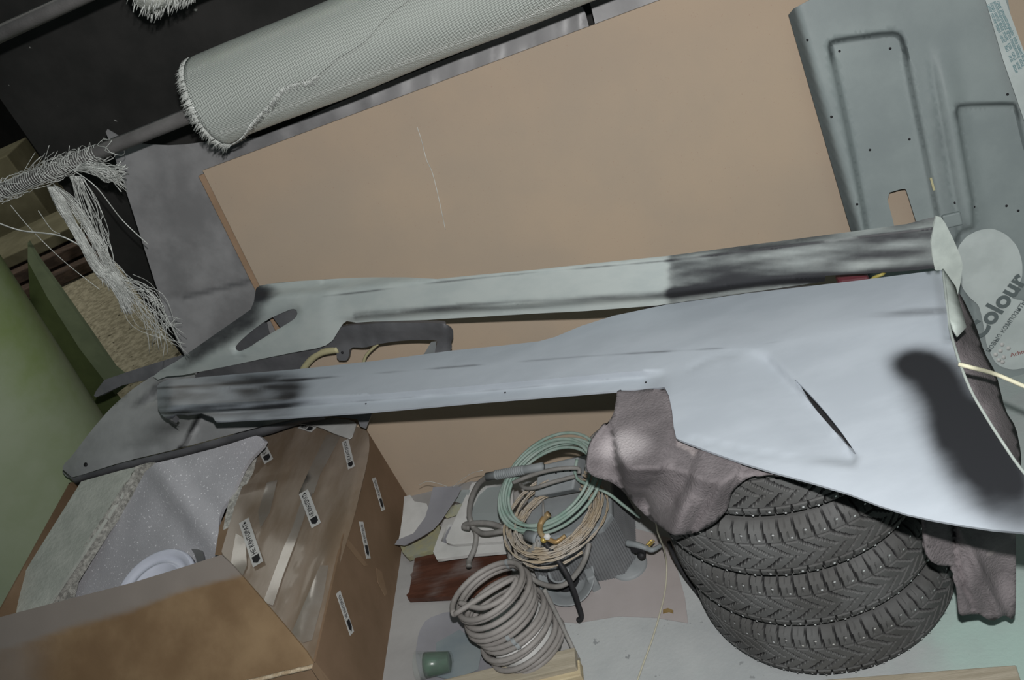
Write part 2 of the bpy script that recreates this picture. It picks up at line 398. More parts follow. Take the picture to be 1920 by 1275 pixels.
# ---- grey moulded fibreglass panel, right
def off_plane(zt, ot, ob):          # plane leaning away from the board towards its foot
    return plane3(BZ(0, zt, ot), BZ(1, zt, ot), BZ(0, 0, ob))
pp = off_plane(1.25, .07, .13)
rec1 = chaikin([(1549, 90), (1552, 76), (1567, 69), (1670, 55), (1690, 60), (1700, 78), (1722, 190), (1745, 300), (1770, 430), (1790, 620), (1640, 620), (1618, 430), (1585, 260)], 1)
rec1i = chaikin([(1557, 96), (1560, 84), (1665, 74), (1683, 86), (1700, 180), (1728, 330), (1745, 430), (1770, 620), (1660, 620), (1640, 430), (1600, 260)], 1)
rec2 = chaikin([(1789, 214), (1792, 198), (1802, 193), (1898, 190), (1908, 196), (1930, 290), (1990, 420), (1990, 735), (1880, 735), (1780, 700), (1770, 480), (1798, 428), (1826, 420)], 1)
def frp_h(x, y):
    h = 0
    d = sdf(x, y, rec1); h -= .034*sst(0, 11 if y < 110 else 15, d)
    d = sdf(x, y, rec2); h -= .020*sst(0, 9, d)
    rx = 1745+(y-100)*.155+(y-300)*.02                     # ridge between the recesses
    h += .014*sst(40, 0, abs(x-rx-22))*sst(60, 190, y)*sst(440, 405, y) - .010*sst(12, 0, abs(x-rx-2))*sst(70, 200, y)
    ex = 1478+(y-28)*.289; h -= .035*sst(34, 0, x-ex)**2  # rolled left edge
    return h
frp_out = [(1478, 28), (1488, 16), (1540, -12), (1700, -60), (1880, -60), (1900, 60), (1990, 330), (1990, 770), (1880, 792), (1800, 785), (1700, 640), (1640, 560), (1598, 440), (1590, 415)]
winh = [(1661, 363), (1696, 353), (1700, 358), (1722, 430), (1730, 470), (1688, 476), (1676, 420)]
fpan = empty('moulded_panel', pp(1700, 780), 'grey green moulded fibreglass car part with two recesses leaning at the right', 'car part')
sheet('panel_shell', frp_out, pp, MT['frp'], fpan, thick=.005, step=9, hf=frp_h, rnd=0, holes=[winh], lines=[offset(rec1, 0), offset(rec1, 5), offset(rec1, 12), offset(rec1, 16), offset(rec2, 0), offset(rec2, 4), offset(rec2, 9)]+[[(1745+(y-100)*.155+(y-300)*.02+dx, y) for y in range(90, 620, 30)] for dx in (-10, 0, 6, 22, 44)], mf=lambda x, y: .9*sst(26, 8, x-1478-(y-28)*.289)+.9*sst(10, 0, abs(sdf(x, y, rec1)-7))*sst(140, 100, y)+.8*sst(7, 0, abs(sdf(x, y, rec2)-3))*sst(240, 215, y)+.35*sst(20, 6, abs(x-(1738+(y-100)*.14)))*sst(120, 240, y))  # mask paints shade into recess tops and right slope, also darkens the left edge
hb = MB()
for hx, hy in [(1514, 75), (1559, 219), (1607, 383), (1574, 96), (1669, 91), (1631, 281), (1705, 261), (1889, 177), (1826, 388), (1887, 386), (1909, 395), (1790, 380)]:
    c = pp(hx, hy, frp_h(hx, hy)); lathe('screw_hole', [(0, .0012), (.0035, .0012), (.0035, -.004)], c, MT['inkblack'], fpan, pp.n, 10)
cl = MB().add(*box_vf(pp(1748, 345, frp_h(1748, 345)+.004), (pp(1752, 358)-pp(1745, 332))*.45, (pp(1751, 345)-pp(1746, 346))*.4, pp.n*.003)).build('clip', MT['cream'], fpan, False)
br = MB().add(*box_vf(pp(1785, 412, .006), (pp(1802, 408)-pp(1768, 416))*.5, (pp(1790, 430)-pp(1783, 400))*.4, pp.n*.008)).build('hinge_bracket', MT['frp'], fpan, False); bevel(br, .004)
# ---- paper strip with teal print at the upper right
sp = off_plane(1.25, .105, .16)
o = sheet('paper_strip', [(1836, -40), (1872, -40), (1892, 20), (1925, 110), (1990, 300), (1990, 420), (1960, 340), (1920, 225), (1880, 110)], sp, MT['paper'], None, .0015, step=14, rnd=0)
ps = empty('printed_strip', sp(1880, 110), 'pale strip with lines of small teal print lying along the moulded panel', 'strip')
o.parent = ps; o.matrix_parent_inverse = Matrix.Translation(ps.location).inverted(); o.name = 'strip_body'
u = (sp(1925, 130)-sp(1872, 0)).normalized(); v = sp.n.cross(u)
tb = MB(); random.seed(3)
for k, (a, b) in enumerate([((1852, 6), (1908, 138)), ((1858, 4), (1914, 132)), ((1864, 2), (1920, 126)), ((1870, 0), (1924, 118))]):
    for t in range(7):
        q = sp(a[0]+(b[0]-a[0])*(t+.5)/7, a[1]+(b[1]-a[1])*(t+.5)/7)
        ln = ''.join(random.choice('aeionrstlmcdu') for _ in range(5))
        tb.add(*place_text(ln, .0125, q, u, v, sp.n, .8))
tb.build('printed_lines', MT['inkteal'], ps, False)
# ---- round stickers with lettering
lp = pp
def stick_h(x, y): return frp_h(x, y)*0 + -.008
st = empty('logo_sticker', lp(1860, 560), 'two-lobed pale sticker lettered Colour on the lower right of the moulded panel', 'sticker')
lobe = [(1795, 505), (1793, 480), (1797, 462), (1812, 443), (1836, 431), (1862, 428), (1888, 440), (1908, 462), (1917, 492), (1917, 520), (1905, 545), (1893, 560), (1940, 566), (1990, 600), (1990, 680), (1925, 690), (1895, 694), (1868, 684), (1850, 650), (1846, 620), (1840, 590), (1835, 572), (1820, 560), (1804, 540)]
sheet('sticker_sheet', lobe, lp, MT['paper'], st, .0012, step=14, hf=lambda x, y: -.012, rnd=2)
def sticker_text(s, a, b, size, name, m, sx=1.0):
    A, B = lp(*a, -.011), lp(*b, -.011); u_ = (B-A).normalized(); v_ = lp.n.cross(u_)
    tb = MB(); tb.add(*place_text(s, size, (A+B)/2, u_, v_, lp.n, sx)); return tb.build(name, m, st, False)
sticker_text('Colour', (1828, 630), (1912, 520), .072, 'lettering', MT['ink'], 1.0)
sticker_text('новые композиты', (1848, 664), (1925, 558), .024, 'small_lettering', MT['ink'], .85)
sticker_text('Achtung', (1895, 666), (1935, 655), .018, 'red_lettering', MT['inkred'])
db = MB()
for q in [(1879, 646), (1891, 653), (1876, 658), (1867, 665), (1882, 670), (1873, 675), (1880, 679)]:
    db.add(*lathe_vf([(0, .0016), (.006, .0014), (.0062, -.001)], lp(*q, -.011), lp.n, 12))
db.build('dot_pattern', MT['offwhite'], st)

# ================================================================ PIPES, FIBREGLASS ROLLS
PYY = 2.42
a, b = PY(-40, 376, PYY), PY(415, 192, PYY)
pz = (a.z+b.z)/2
ax = (b-a).normalized()
pr_ = .0205
rb = a + ax*3.6
tag(tube('rack_pipe', [a-ax*.3, rb], .0215, MT['pipe'], seg=20, smooth=0), 'long grey pipe crossing the dark wall and carrying the big fibreglass roll', 'pipe')
a2, b2 = PY(-40, 82, PYY), PY(130, -8, PYY); ax2 = ax
tag(tube('rack_pipe', [a2-ax*.2, a2+ax*2.2], .022, MT['pipe'], seg=20, smooth=0), 'grey pipe cutting the top left corner above the other pipe', 'pipe')
def roll_vf(c0, axis, r, length, t0=0, t1=2*pi, n=72, ns=90, cut=None, wob=.004):
    up = Vector((0, 0, 1)); up = (up-axis*up.dot(axis)).normalized(); sd = axis.cross(up); vs = []; uv = []; fs = []
    for i in range(ns+1):
        s = length*i/ns
        for k in range(n+1):
            t = t0+(t1-t0)*k/n
            if cut: t = t0+(cut(s)-t0)*k/n
            rr = r+wob*noise.noise(Vector((s*3, cos(t)*1.5, sin(t)*1.5)))
            vs.append(c0+axis*s+(up*cos(t)+sd*sin(t))*rr); uv.append((s, t*r))
    for i in range(ns):
        for k in range(n): q = i*(n+1)+k; fs.append((q, q+1, q+n+2, q+n+1))
    return vs, fs, uv
def roll(name, c0, axis, r, length, m, parent, **k):
    vs, fs, uv = roll_vf(c0, axis, r, length, **k)
    o = link(name, vs, fs, m, parent); fixn(o)
    l = o.data.uv_layers.new(name='uv')
    for lp_ in o.data.loops: l.data[lp_.index].uv = uv[lp_.vertex_index]
    s = o.modifiers.new('solidify', 'SOLIDIFY'); s.thickness = .003; return o
rc0 = PY(420, 182, PYY)
RR = .118
ro = empty('fibreglass_roll', rc0, 'thick roll of white woven fibreglass cloth with a frayed end hanging on the pipe', 'roll')
roll('cloth_roll', rc0, ax, RR, 2.4, MT['glassmat'], ro)
# inner layers seen at the end
iv = MB()
for k in range(5): v_, f_, _ = roll_vf(rc0+ax*(.004+.004*k), ax, RR-.006-.012*k, .3, n=48, ns=3); iv.add(v_, f_)
iv.build('inner_layers', MT['glassmat2'], ro)
# loose outer layer with diagonal frayed edge: angle measured from up towards the camera side
side = ax.cross((Vector((0, 0, 1))-ax*ax.z).normalized()); sg = 1 if side.dot(O-rc0) > 0 else -1
cut = lambda s: sg*(radians(158) - radians(62)*sst(-.05, .28, s) - radians(120)*sst(.3, 1.2, s) + radians(2)*sin(s*40))
lo_ = roll('loose_layer', rc0-ax*.035, ax, RR+.007, 1.75, MT['glassmat'], ro, t0=-sg*radians(50), cut=cut, n=60, ns=120, wob=.003)
random.seed(5); fb = MB()
upv = (Vector((0, 0, 1))-ax*ax.z).normalized(); sdv = ax.cross(upv)
for i in range(520):
    t = sg*radians(random.uniform(-40, 165)); s = -.035
    d = upv*cos(t)+sdv*sin(t); p = rc0+ax*s+d*(RR+.006); L = random.uniform(.008, .03)
    fb.add(*tube_vf([p+ax*.004, p-ax*L*.5+d*random.uniform(-.003, .004), p-ax*L+Vector((0, 0, -L*random.uniform(0, .6)))+d*random.uniform(-.004, .004)], .0008, 3))
for i in range(260):
    s = random.uniform(0, .36); t = cut(s); d = upv*cos(t)+sdv*sin(t); tg = (-upv*sin(t)+sdv*cos(t))*sg
    p = rc0+ax*(s-.035)+d*(RR+.008); L = random.uniform(.004, .02)
    fb.add(*tube_vf([p-tg*.003, p+tg*L+ax*random.uniform(-.008, .003)], .0008, 3))
tag(fb.build('frayed_edge', MT['fibre'], ro), kind='stuff')
c2 = PY(262, -28, PYY)
r2 = empty('fibreglass_roll', c2, 'second fibreglass roll whose frayed lower end shows at the top edge', 'roll')
roll('cloth_roll', c2, ax, .075, 1.2, MT['glassmat2'], r2, n=48, ns=20)
fb = MB()
for i in range(260):
    t = sg*radians(random.uniform(60, 200)); d = upv*cos(t)+sdv*sin(t); p = c2+d*.075+ax*random.uniform(-.002, .12)
    L = random.uniform(.01, .035); fb.add(*tube_vf([p, p+Vector((random.uniform(-.6, .2), random.uniform(-.3, .1), -1))*L*.6-ax*L*.5], .0008, 3))
tag(fb.build('frayed_edge', MT['fibre'], r2), kind='stuff')
# ---- strands wound on the pipe and hanging
random.seed(11)
fr = empty('fibre_bundle', PY(90, 322, PYY), 'tangle of loose glass fibres wound round the pipe end and hanging down', 'fibres')
wb = MB()
sa = a + ax*0; L0 = (PY(0, 360, PYY)-a).length; L1 = (PY(190, 290, PYY)-a).length
wind = []
for i in range(900):
    t = i/900; s = L0-.12+(L1-L0+.12)*t; an = i*.42
    wind.append(a+ax*s+(upv*cos(an)+sdv*sin(an))*(.0228+.003*abs(noise.noise(Vector((t*9, 0, 0))))))
wb.add(*tube_vf(wind, .0010, 4))
for j in range(28):
    s0 = random.uniform(L0-.1, L1); pts = []; ph = random.uniform(0, 6)
    for i in range(14): pts.append(a+ax*(s0+.006*i*random.uniform(.5, 1.5))+(upv*cos(ph+i*.6)+sdv*sin(ph+i*.6))*random.uniform(.027, .036))
    wb.add(*tube_vf(crom(pts, 3), .0009, 3))
tag(wb.build('wound_fibres', MT['fibre'], fr), kind='stuff')
hb = MB()
def strand(px, r=.0009, jit=6, Y=PYY):
    pts = [PY(x+random.uniform(-jit, jit)*(i > 0), y+random.uniform(-jit, jit)*(i > 0), Y-.02+random.uniform(-.03, .02)) for i, (x, y) in enumerate(px)]
    hb.add(*tube_vf(crom(pts, 5), r, 3))
for i in range(230):                                                        # main hank
    strand([(88+i*.06, 350), (115, 385), (150, 445), (185, 505), (215, 530+random.uniform(-20, 10)), (238+random.uniform(-6, 10), 565+random.uniform(-10, 20))], .0010, 8)
for i in range(40): strand([(100, 345), (140, 390), (185, 460), (225, 520+random.uniform(-10, 20)), (262+random.uniform(-15, 40), 560+random.uniform(-20, 60)), (300+random.uniform(-20, 50), 620+random.uniform(-20, 50))], .0009, 9)
for i in range(70): strand([(140, 318), (165, 312+random.uniform(-8, 10)), (200, 325+random.uniform(-15, 15)), (235+random.uniform(-12, 3), 330+random.uniform(-25, 30))], .0011, 5)
for i in range(26): strand([(130+i, 330), (150+i*1.3, 385), (165+i*1.3, 430), (180+i, 480), (200+i, 540)], .0009, 12)
for i in range(14): strand([(40+i*5, 330), (52+i*6, 310), (70+i*5+random.uniform(-12, 20), 280+random.uniform(-10, 20))], .0009, 3)
strand([(135, 318), (180, 350), (230, 412), (278, 457)], .0018, 1)
strand([(20, 385), (60, 430), (120, 490), (188, 542)], .0013, 1); strand([(72, 395), (95, 430), (112, 438)], .0013, 1)
strand([(-10, 415), (40, 432), (110, 442), (160, 465)], .003, 1)
strand([(205, 520), (255, 540), (290, 572), (302, 560), (280, 530), (250, 515)], .0009, 1)
tag(hb.build('hanging_fibres', MT['fibre'], fr), kind='stuff')
# ---- single strand on the board
bp0 = board_plane(.004)
tag(tube('fibre_strand', [bp0(782, 238), bp0(790, 262), bp0(800, 300), bp0(811, 325), bp0(824, 378), bp0(835, 430)], .0011, MT['fibre'], seg=5), 'single long glass fibre clinging to the middle of the tan board', 'fibre')

# ================================================================ FAR CORNER
def fbox(name, px, wx, wy, h, m, label, cat, rz=0, z=.012):
    c = P(px[0], px[1], z); u = Vector((cos(rz), sin(rz), 0)); v = Vector((-sin(rz), cos(rz), 0))
    o = link(name, *box_vf(c+Vector((0, 0, h/2)), u*wx/2, v*wy/2, (0, 0, h/2)), m, None, False); fixn(o); bevel(o, .01); return tag(o, label, cat)
fbox('cardboard_box', (86, 440), .55, .5, .8, MT['farcard'], 'olive cardboard box standing far back beyond the dark wall edge', 'box', .2)
for k in range(3):
    c = P(165-k*4, 490-k*3, .012); u = Vector((cos(.28), sin(.28), 0)); v = Vector((-sin(.28), cos(.28), 0))
    o = link('stacked_board', *box_vf(c+Vector((0, .05*k, .06+k*.11)), u*1.1, v*.35, (0, 0, .045)), MT['farwood' if k < 2 else 'farcard'], None, False); fixn(o); bevel(o, .008)
    tag(o, ['dark brown plank lowest in the pile on the far dirt floor', 'dark brown plank in the middle of the far pile', 'pale board on top of the far pile of planks'][k], 'board', 'planks piled on the dirt floor')
sv, sf = lathe_vf([(0, 0), (.16, .01), (.2, .1), (.13, .22), (0, .27)], (0, 0, 0), seg=14)
c = P(30, 500, .012)
sv = [Vector(p)*(1+.3*noise.noise(Vector(p)*7)) + P(10, 470, .012) for p in sv]
tag(link('crumpled_rag', sv, sf, MT['farred']), 'dark red crumpled rag in the far left corner', 'rag')

# ---- green moulded hull, left
def hull(name, base, r0, r1, h, m, lean, label):
    vs = []; fs = []; n = 64; ns = 14
    for i in range(ns+1):
        t = i/ns; c = Vector(base)+Vector(lean)*t+Vector((0, 0, h*t)); r = r0+(r1-r0)*t**.8
        for k in range(n):
            an = 2*pi*k/n; rr = r*(1+.06*sin(an*3+t*2)); vs.append(c+Vector((cos(an)*rr, sin(an)*rr*.8, 0)))
    for i in range(ns):
        for k in range(n): fs.append((i*n+k, i*n+(k+1) % n, (i+1)*n+(k+1) % n, (i+1)*n+k))
    fs.append(tuple(ns*n+k for k in range(n)))
    return tag(link(name, vs, fs, m, mask=[.9*max(0, noise.noise(Vector(v)*2.1+Vector((4, 1, 2)))) for v in vs]), label, 'moulding')
hull('green_moulding', (-3.38, 2.78, 0), .56, .54, 1.75, MT['green'], (.27, .02, 0), 'large rounded green fibreglass moulding standing at the left behind the box')
gp = Plane((0, 3.32, 0), (0, 1, 0))
fg = empty('green_flange', gp(200, 700), 'narrow dusty green flange board standing beside the large green moulding', 'board')
sheet('flange_edge', [(52, 455), (72, 488), (110, 540), (158, 608), (215, 690), (247, 716), (216, 740), (150, 655), (90, 560), (52, 490)], gp, MT['greendark'], fg, thick=.02, step=25, rnd=0)
sheet('flange_face', [(52, 490), (90, 560), (150, 655), (216, 740), (262, 800), (240, 860), (150, 840), (60, 620)], gp, MT['greenface'], fg, thick=.015, step=25, hf=lambda x, y: -.02, rnd=0)

# ================================================================ TYRES
TR, TW, TX, TY = .322, .182, -.05, 1.705
def tyre_mesh():
    n = 720; NB = 60; rows = []
    for i in range(41):
        v = -1+2*i/40; R = TR-.014*abs(v)**5; rows.append((R, v*TW*.40, v))
    side = [(TR-.032, .455), (TR-.055, .485), (TR-.085, .5), (TR-.11, .485), (TR-.125, .44)]
    vs = []; mk = []; fs = []
    allr = [(r, -h*TW, None) for r, h in reversed(side)] + rows + [(r, h*TW, None) for r, h in side]
    for R, z, v in allr:
        for k in range(n):
            th = 2*pi*k/n; d = 0
            if v is not None:
                a = abs(v); s_ = th*NB/(2*pi)
                if abs(a-.55) < .045: d = 1
                if a >= .55:
                    if (s_*1.0+.25*a) % 1 < .14: d = 1
                    elif (s_*2+.5*a) % 1 < .10: d = .35
                elif a > .04:
                    ph = (s_*.5+1.15*a*(1 if v > 0 else 1)+(.25 if v < 0 else 0)) % 1
                    if ph < .13: d = 1
                    elif .5 < ph < .6: d = .7
                elif (s_ % 2) < .3: d = .6
            if a_side(z, th): d = max(d, 0)
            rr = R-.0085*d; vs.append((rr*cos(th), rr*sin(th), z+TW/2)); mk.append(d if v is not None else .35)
    for i in range(len(allr)-1):
        for k in range(n):
            l = (k+1) % n; fs.append((i*n+k, i*n+l, (i+1)*n+l, (i+1)*n+k))
    # studs, second material
    ns = len(fs)
    for rv in (-.72, .72, -.88, .86):
        for k in range(30):
            th = 2*pi*(k*2+.55+(.9 if abs(rv) > .8 else 0))/60; z = rv*TW*.4+TW/2; R = TR-.014*abs(rv)**5
            c = Vector((cos(th)*R, sin(th)*R, z)); b0 = len(vs); ax_ = Vector((cos(th), sin(th), 0)); t1 = Vector((-sin(th), cos(th), 0)); t2 = Vector((0, 0, 1))
            for q in range(6):
                a = q*pi/3; vs.append(tuple(c+(t1*cos(a)+t2*sin(a))*.0026+ax_*.0016)); mk.append(0)
            fs.append(tuple(range(b0, b0+6)))
    me = bpy.data.meshes.new('tyre'); me.from_pydata([tuple(v) for v in vs], [], fs)
    me.materials.append(MT['rubber']); me.materials.append(MT['stud'])
    for i, p in enumerate(me.polygons): p.use_smooth = i < ns and False; p.material_index = 1 if i >= ns else 0
    me.attributes.new('mask', 'FLOAT', 'POINT').data.foreach_set('value', mk)
    return me
def a_side(z, th): return False
tm = tyre_mesh()
for k, (dx, dy, rz, lb) in enumerate([(0, 0, 0, 'lowest black studded tyre of the stack, standing on the floor'), (-.012, .004, .7, 'second studded tyre from the floor in the stack, browner with dust'),
                          (-.02, -.002, 1.9, 'third studded tyre from the floor, its left tread under the hanging cloth edge'), (-.004, 0, 2.6, 'topmost studded tyre, mostly hidden under the grey cloth and car fender')]):
    o = bpy.data.objects.new('tyre', tm); COL.objects.link(o); o.location = (TX+dx, TY+dy, k*TW+.0005); o.rotation_euler = (0, 0, rz)
    tag(o, lb, 'tyre', 'stack of studded tyres')
    sd_ = lathe_vf([(TR-.125, .02), (TR-.135, .035), (TR-.13, TW/2), (TR-.135, TW-.035), (TR-.125, TW-.02)], (0, 0, 0), seg=48)
    b_ = link('inner_bead', *sd_, MT['black']); b_.parent = o; b_.location = (0, 0, 0)

# ================================================================ CLOTH OVER THE TYRES
class Drum:                          # upright drum round the tyre stack with a rounded top edge
    def __init__(s, r, top): s.r, s.top, s.n = r, top, Vector((-.3, -.9, .3)).normalized()
    def __call__(s, x, y, h=0):
        d = ray(x, y); r = s.r+h; c = Vector((TX, TY)); o2 = Vector((O.x, O.y))-c; d2 = Vector((d.x, d.y))
        A = d2.dot(d2); B = d2.dot(o2); C = o2.dot(o2)-r*r; D = B*B-A*C
        t = (-B-sqrt(D))/A if D > 0 else -B/A+h/d.length*-1
        tt = (s.top+h-HCAM)/d.z
        t = max(t, (s.top+min(h, 0)-.004-HCAM)/d.z)
        return O+d*t
cp_l = Drum(.366, .742)
def cl_h(x, y):
    f = .026*sin((x-1180)/24+ (y-800)/60+1.2*noise.noise(Vector((x/120, y/120, 2)))) * sst(760, 880, y)
    f += .022*noise.noise(Vector((x/75, y/110, 5)))
    f += .05*sst(50, 0, math.hypot((x-1160)*.8, (y-830)*.5))*0
    f -= .016*sst(9, 0, abs(x-1245-(y-800)*.12-10*sin(y/30)))*sst(790, 830, y)*sst(960, 930, y)
    f += .020*sst(30, 0, abs(x-1300+(y-900)*.35))*sst(840, 880, y)
    f -= .014*sst(10, 0, abs(x-1350+(y-890)*.5))*sst(840, 880, y)
    return max(-.012, f)
left_lobe = [(1157, 730), (1200, 729), (1238, 727), (1247, 729), (1256, 745), (1264, 800), (1270, 818), (1340, 843), (1480, 886), (1450, 889), (1405, 893), (1372, 920), (1365, 955), (1340, 983), (1300, 1001), (1262, 1005), (1235, 985), (1215, 972), (1172, 925), (1150, 905), (1110, 893), (1100, 880), (1106, 835), (1125, 808), (1150, 780), (1156, 745)]
v1, f1, k1 = sheet_vf(left_lobe, cp_l, 7, cl_h, lambda x, y: .9*blob(x, y, 1168, 838, 50, 26, -10, .8)+.5*blob(x, y, 1230, 960, 30, 60, 0, .8), (), 2)
cp_r = Plane((.30, 1.40, .4), (.35, -.85, .1))
def cr_h(x, y): 
    return .02*noise.noise(Vector((x/50, y/90, 8)))-.022*sst(7, 0, abs(x-(1788+(y-1000)*.34-14*sin((y-1000)/60))))+.016*sst(16, 0, abs(x-1806-(y-1000)*.45))
right_lobe = [(1732, 940), (1900, 940), (1905, 1000), (1905, 1150), (1898, 1163), (1885, 1152), (1860, 1166), (1830, 1148), (1798, 1157), (1795, 1120), (1788, 1068), (1786, 1062), (1752, 1059), (1737, 1036)]
v2, f2, _ = sheet_vf(right_lobe, cp_r, 8, cr_h, None, (), 1)
cp_b = plane3((.33, 1.95, .76), (.20, 1.95, .76), (.40, 1.55, .52))
cp_b = Plane((.36, 1.7, .62), (.72, -.25, .55))
def cb_h(x, y): return .03*noise.noise(Vector((x/60, y/90, 12)))+.018*sin((x-1800)/16-(y-700)/45)*sst(560, 640, y)
back_lobe = [(1770, 490), (1795, 545), (1806, 560), (1830, 610), (1845, 660), (1868, 700), (1885, 770), (1905, 800), (1915, 850), (1915, 880), (1890, 900), (1800, 800), (1760, 640), (1740, 520)]
v3, f3, _ = sheet_vf(back_lobe, cp_b, 9, cb_h, None, (), 1)
ct = Plane((0, 0, 4*TW+.012), (0, 0, 1)); disc = []
cv = []; cf = []
for i in range(13):
    for k in range(48):
        an = 2*pi*k/48; r = .315*i/12; z = 4*TW+.004+.006*noise.noise(Vector((cos(an)*r*9, sin(an)*r*9, 0)))-.05*sst(.24, .315, r)
        cv.append(Vector((TX+cos(an)*r, TY+sin(an)*r, z)))
for i in range(12):
    for k in range(48): l = (k+1) % 48; cf.append((i*48+k, (i+1)*48+k, (i+1)*48+l, i*48+l))
mb = MB().add(v1, f1, k1).add(v2, f2).add(v3, f3).add(cv, cf)
o = mb.build('felt_cloth', MT['cloth'], None, True, True); tag(o, 'thick mauve grey felt cloth draped over the tyre stack beneath the pale car parts', 'cloth')
s_ = o.modifiers.new('solidify', 'SOLIDIFY'); s_.thickness = .008; s_.offset = -1

# ================================================================ LOWER SIDE SKIRT WITH WHEEL ARCH FLARE
LS = plane3(P(300, 760, .68), P(1770, 510, .79), P(1915, 1000, .765))
lo_out = [(294, 725), (300, 718), (312, 713), (400, 705), (560, 692), (700, 677), (850, 657), (940, 648), (1010, 640), (1040, 632), (1090, 611), (1150, 592), (1250, 571), (1400, 550), (1600, 527), (1740, 509), (1768, 506),
          (1771, 525), (1774, 560), (1780, 610), (1790, 650), (1803, 690), (1822, 735), (1848, 780), (1880, 830), (1915, 880), (1975, 950), (1990, 1012), (1915, 998), (1860, 993), (1800, 984), (1750, 975), (1700, 964), (1650, 948), (1590, 925), (1520, 904), (1450, 885), (1390, 867), (1330, 846), (1268, 822),
          (1263, 800), (1260, 770), (1254, 742), (1246, 726), (1235, 727), (1150, 733), (1050, 741), (900, 753), (780, 764), (680, 773), (560, 781), (500, 785), (404, 790), (399, 782), (376, 774), (352, 777), (330, 776), (310, 784), (302, 777), (296, 765)]
slit = [(1488, 709), (1508, 728), (1540, 763), (1575, 806), (1606, 852), (1600, 850), (1567, 811), (1531, 770), (1500, 731)]
crease = [(294, 728), (560, 712), (850, 688), (1100, 668), (1400, 650), (1770, 590)]
lipt = [(294, 764), (500, 753), (712, 738), (900, 722), (1100, 704), (1177, 697), (1240, 693)]
pnl = [(1262, 705), (1340, 668), (1405, 659), (1440, 668), (1476, 704), (1540, 770), (1607, 854), (1603, 872), (1520, 864), (1400, 845), (1274, 818)]
def lo_h(x, y):
    c = lerpy(crease, x); h = 0
    u_ = (c-y)/70.0
    h -= .032*max(0, u_)**1.7 if x < 1000 else .030*max(0, u_)**1.5*.6
    l = lerpy(lipt, x)
    if x < 1262:
        e = sst(1262, 1200, x)
        h -= .020*max(0, min(1, (y-l)/13))*e
    d = sdf(x, y, pnl); ds = segd(x, y, (1476, 702), (1606, 853))
    h -= .014*sst(-2, 8, d)*sst(110, 10, ds) if d > -3 else 0
    h -= .0025*sst(6, 0, abs(d))*(x > 1290)
    if x > 1300: h -= .05*sst(930, 1250, y+ .15*(1900-x))    # lower edge curls under
    h -= .02*sst(-40, 0, x-1768-(y-506)*.18)**2*(y < 640)
    h -= .018*sst(330, 294, x)**2
    return h
def lo_m(x, y):
    nn = noise.noise(Vector((x/60, y/60, 3)))*.35
    m = (.9*blob(x, y, 1798, 768, 205, 66, 58, .99) + .5*blob(x, y, 1722, 678, 48, 40, 20, .8)*sst(615, 680, y) + .5*blob(x, y, 1860, 890, 130, 80, 50, .9))*(1+nn)*sst(610, 690, y)+.5*blob(x, y, 1730, 585, 95, 8, -4, .8)
    st_ = .8+.5*noise.noise(Vector((x/130, (y+.09*x)/7, 2)))+.3*noise.noise(Vector((x/40, (y+.09*x)/12, 9)))
    m += (.42*sst(590, 545, x+(y-735)*.3)*sst(696, 716, y+(x-400)*.06) + .35*blob(x, y, 510, 730, 60, 24, 0, .7))*st_ + .22*sst(640, 560, x)*st_
    l = lerpy(lipt, x)
    if x < 1240: m += (.17*sst(8, 5, abs(y-l-6))+.35*sst(3, 0, abs(y-l-12))*(.5+noise.noise(Vector((x/60, 0, 1)))))*sst(1240, 1150, x)  # grey lip band is painted shade where the surface turns away
    c = lerpy(crease, x); m += .55*sst(4.5, 0, abs(y-c))*max(0, min(1, noise.noise(Vector((x/90, 0, 7)))*2+.7))*sst(1520, 1380, x)
    return min(1, m)
ls = empty('side_skirt', LS(1500, 700), 'nearer pale primed side skirt with a broad wheel arch flare lying on the cloth', 'car part')
sheet('skirt_shell', lo_out, LS, MT['primer'], ls, thick=.006, step=8, hf=lo_h, mf=lo_m, holes=[slit], rnd=0, lines=[shift(crease, 0), shift(crease, -4), shift(crease, 4)]+[shift(lipt, q) for q in range(-8, 29, 4)])
fv = []                                                           # flange folded back at the right end
edge = [(1768, 506), (1771, 525), (1774, 560), (1780, 600), (1787, 618)]
f_ = [LS(x, y, lo_h(x, y)) for x, y in edge]; wv = (LS(1790, 560)-LS(1772, 560)).normalized()
fw = [.004, .018, .024, .028, .004]
vs = f_+[p+wv*fw[i]-LS.n*.02 for i, p in enumerate(f_)]
o = link('end_flange', vs, [(i, i+1, i+6, i+5) for i in range(4)], MT['primeredge'], ls); so = o.modifiers.new('solidify', 'SOLIDIFY'); so.thickness = .004; so.offset = 0
er = crom([LS(x, y, lo_h(x, y)+.001) for x, y in [(1768, 506), (1774, 560), (1780, 610), (1790, 650), (1803, 690), (1822, 735), (1848, 780), (1880, 830), (1915, 880), (1975, 950)]], 5)
link('rim_bead', *tube_vf(er, .0028, 6), MT['primeredge'], ls)
for hx, hy in [(1211, 717), (947, 736), (686, 757)]: lathe('screw_hole', [(0, .001), (.0024, .001), (.0024, -.002)], LS(hx, hy, lo_h(hx, hy)+.001), MT['inkblack'], ls, LS.n, 10)
vs, fs = prism_vf([LS(x, y, -.03) for x, y in [(312, 776), (330, 778), (322, 788), (330, 793), (314, 784)]], -LS.n*.02)
link('mounting_tab', vs, fs, MT['darkplast'], ls, False)

sheet('slot_shade', [(1470, 690), (1500, 700), (1630, 860), (1600, 880), (1540, 820), (1480, 745)], LS, MT['black'], ls, thick=.002, step=20, rnd=0, hf=lambda x, y: -.024)  # black sheet added under the slot to stand for its shade

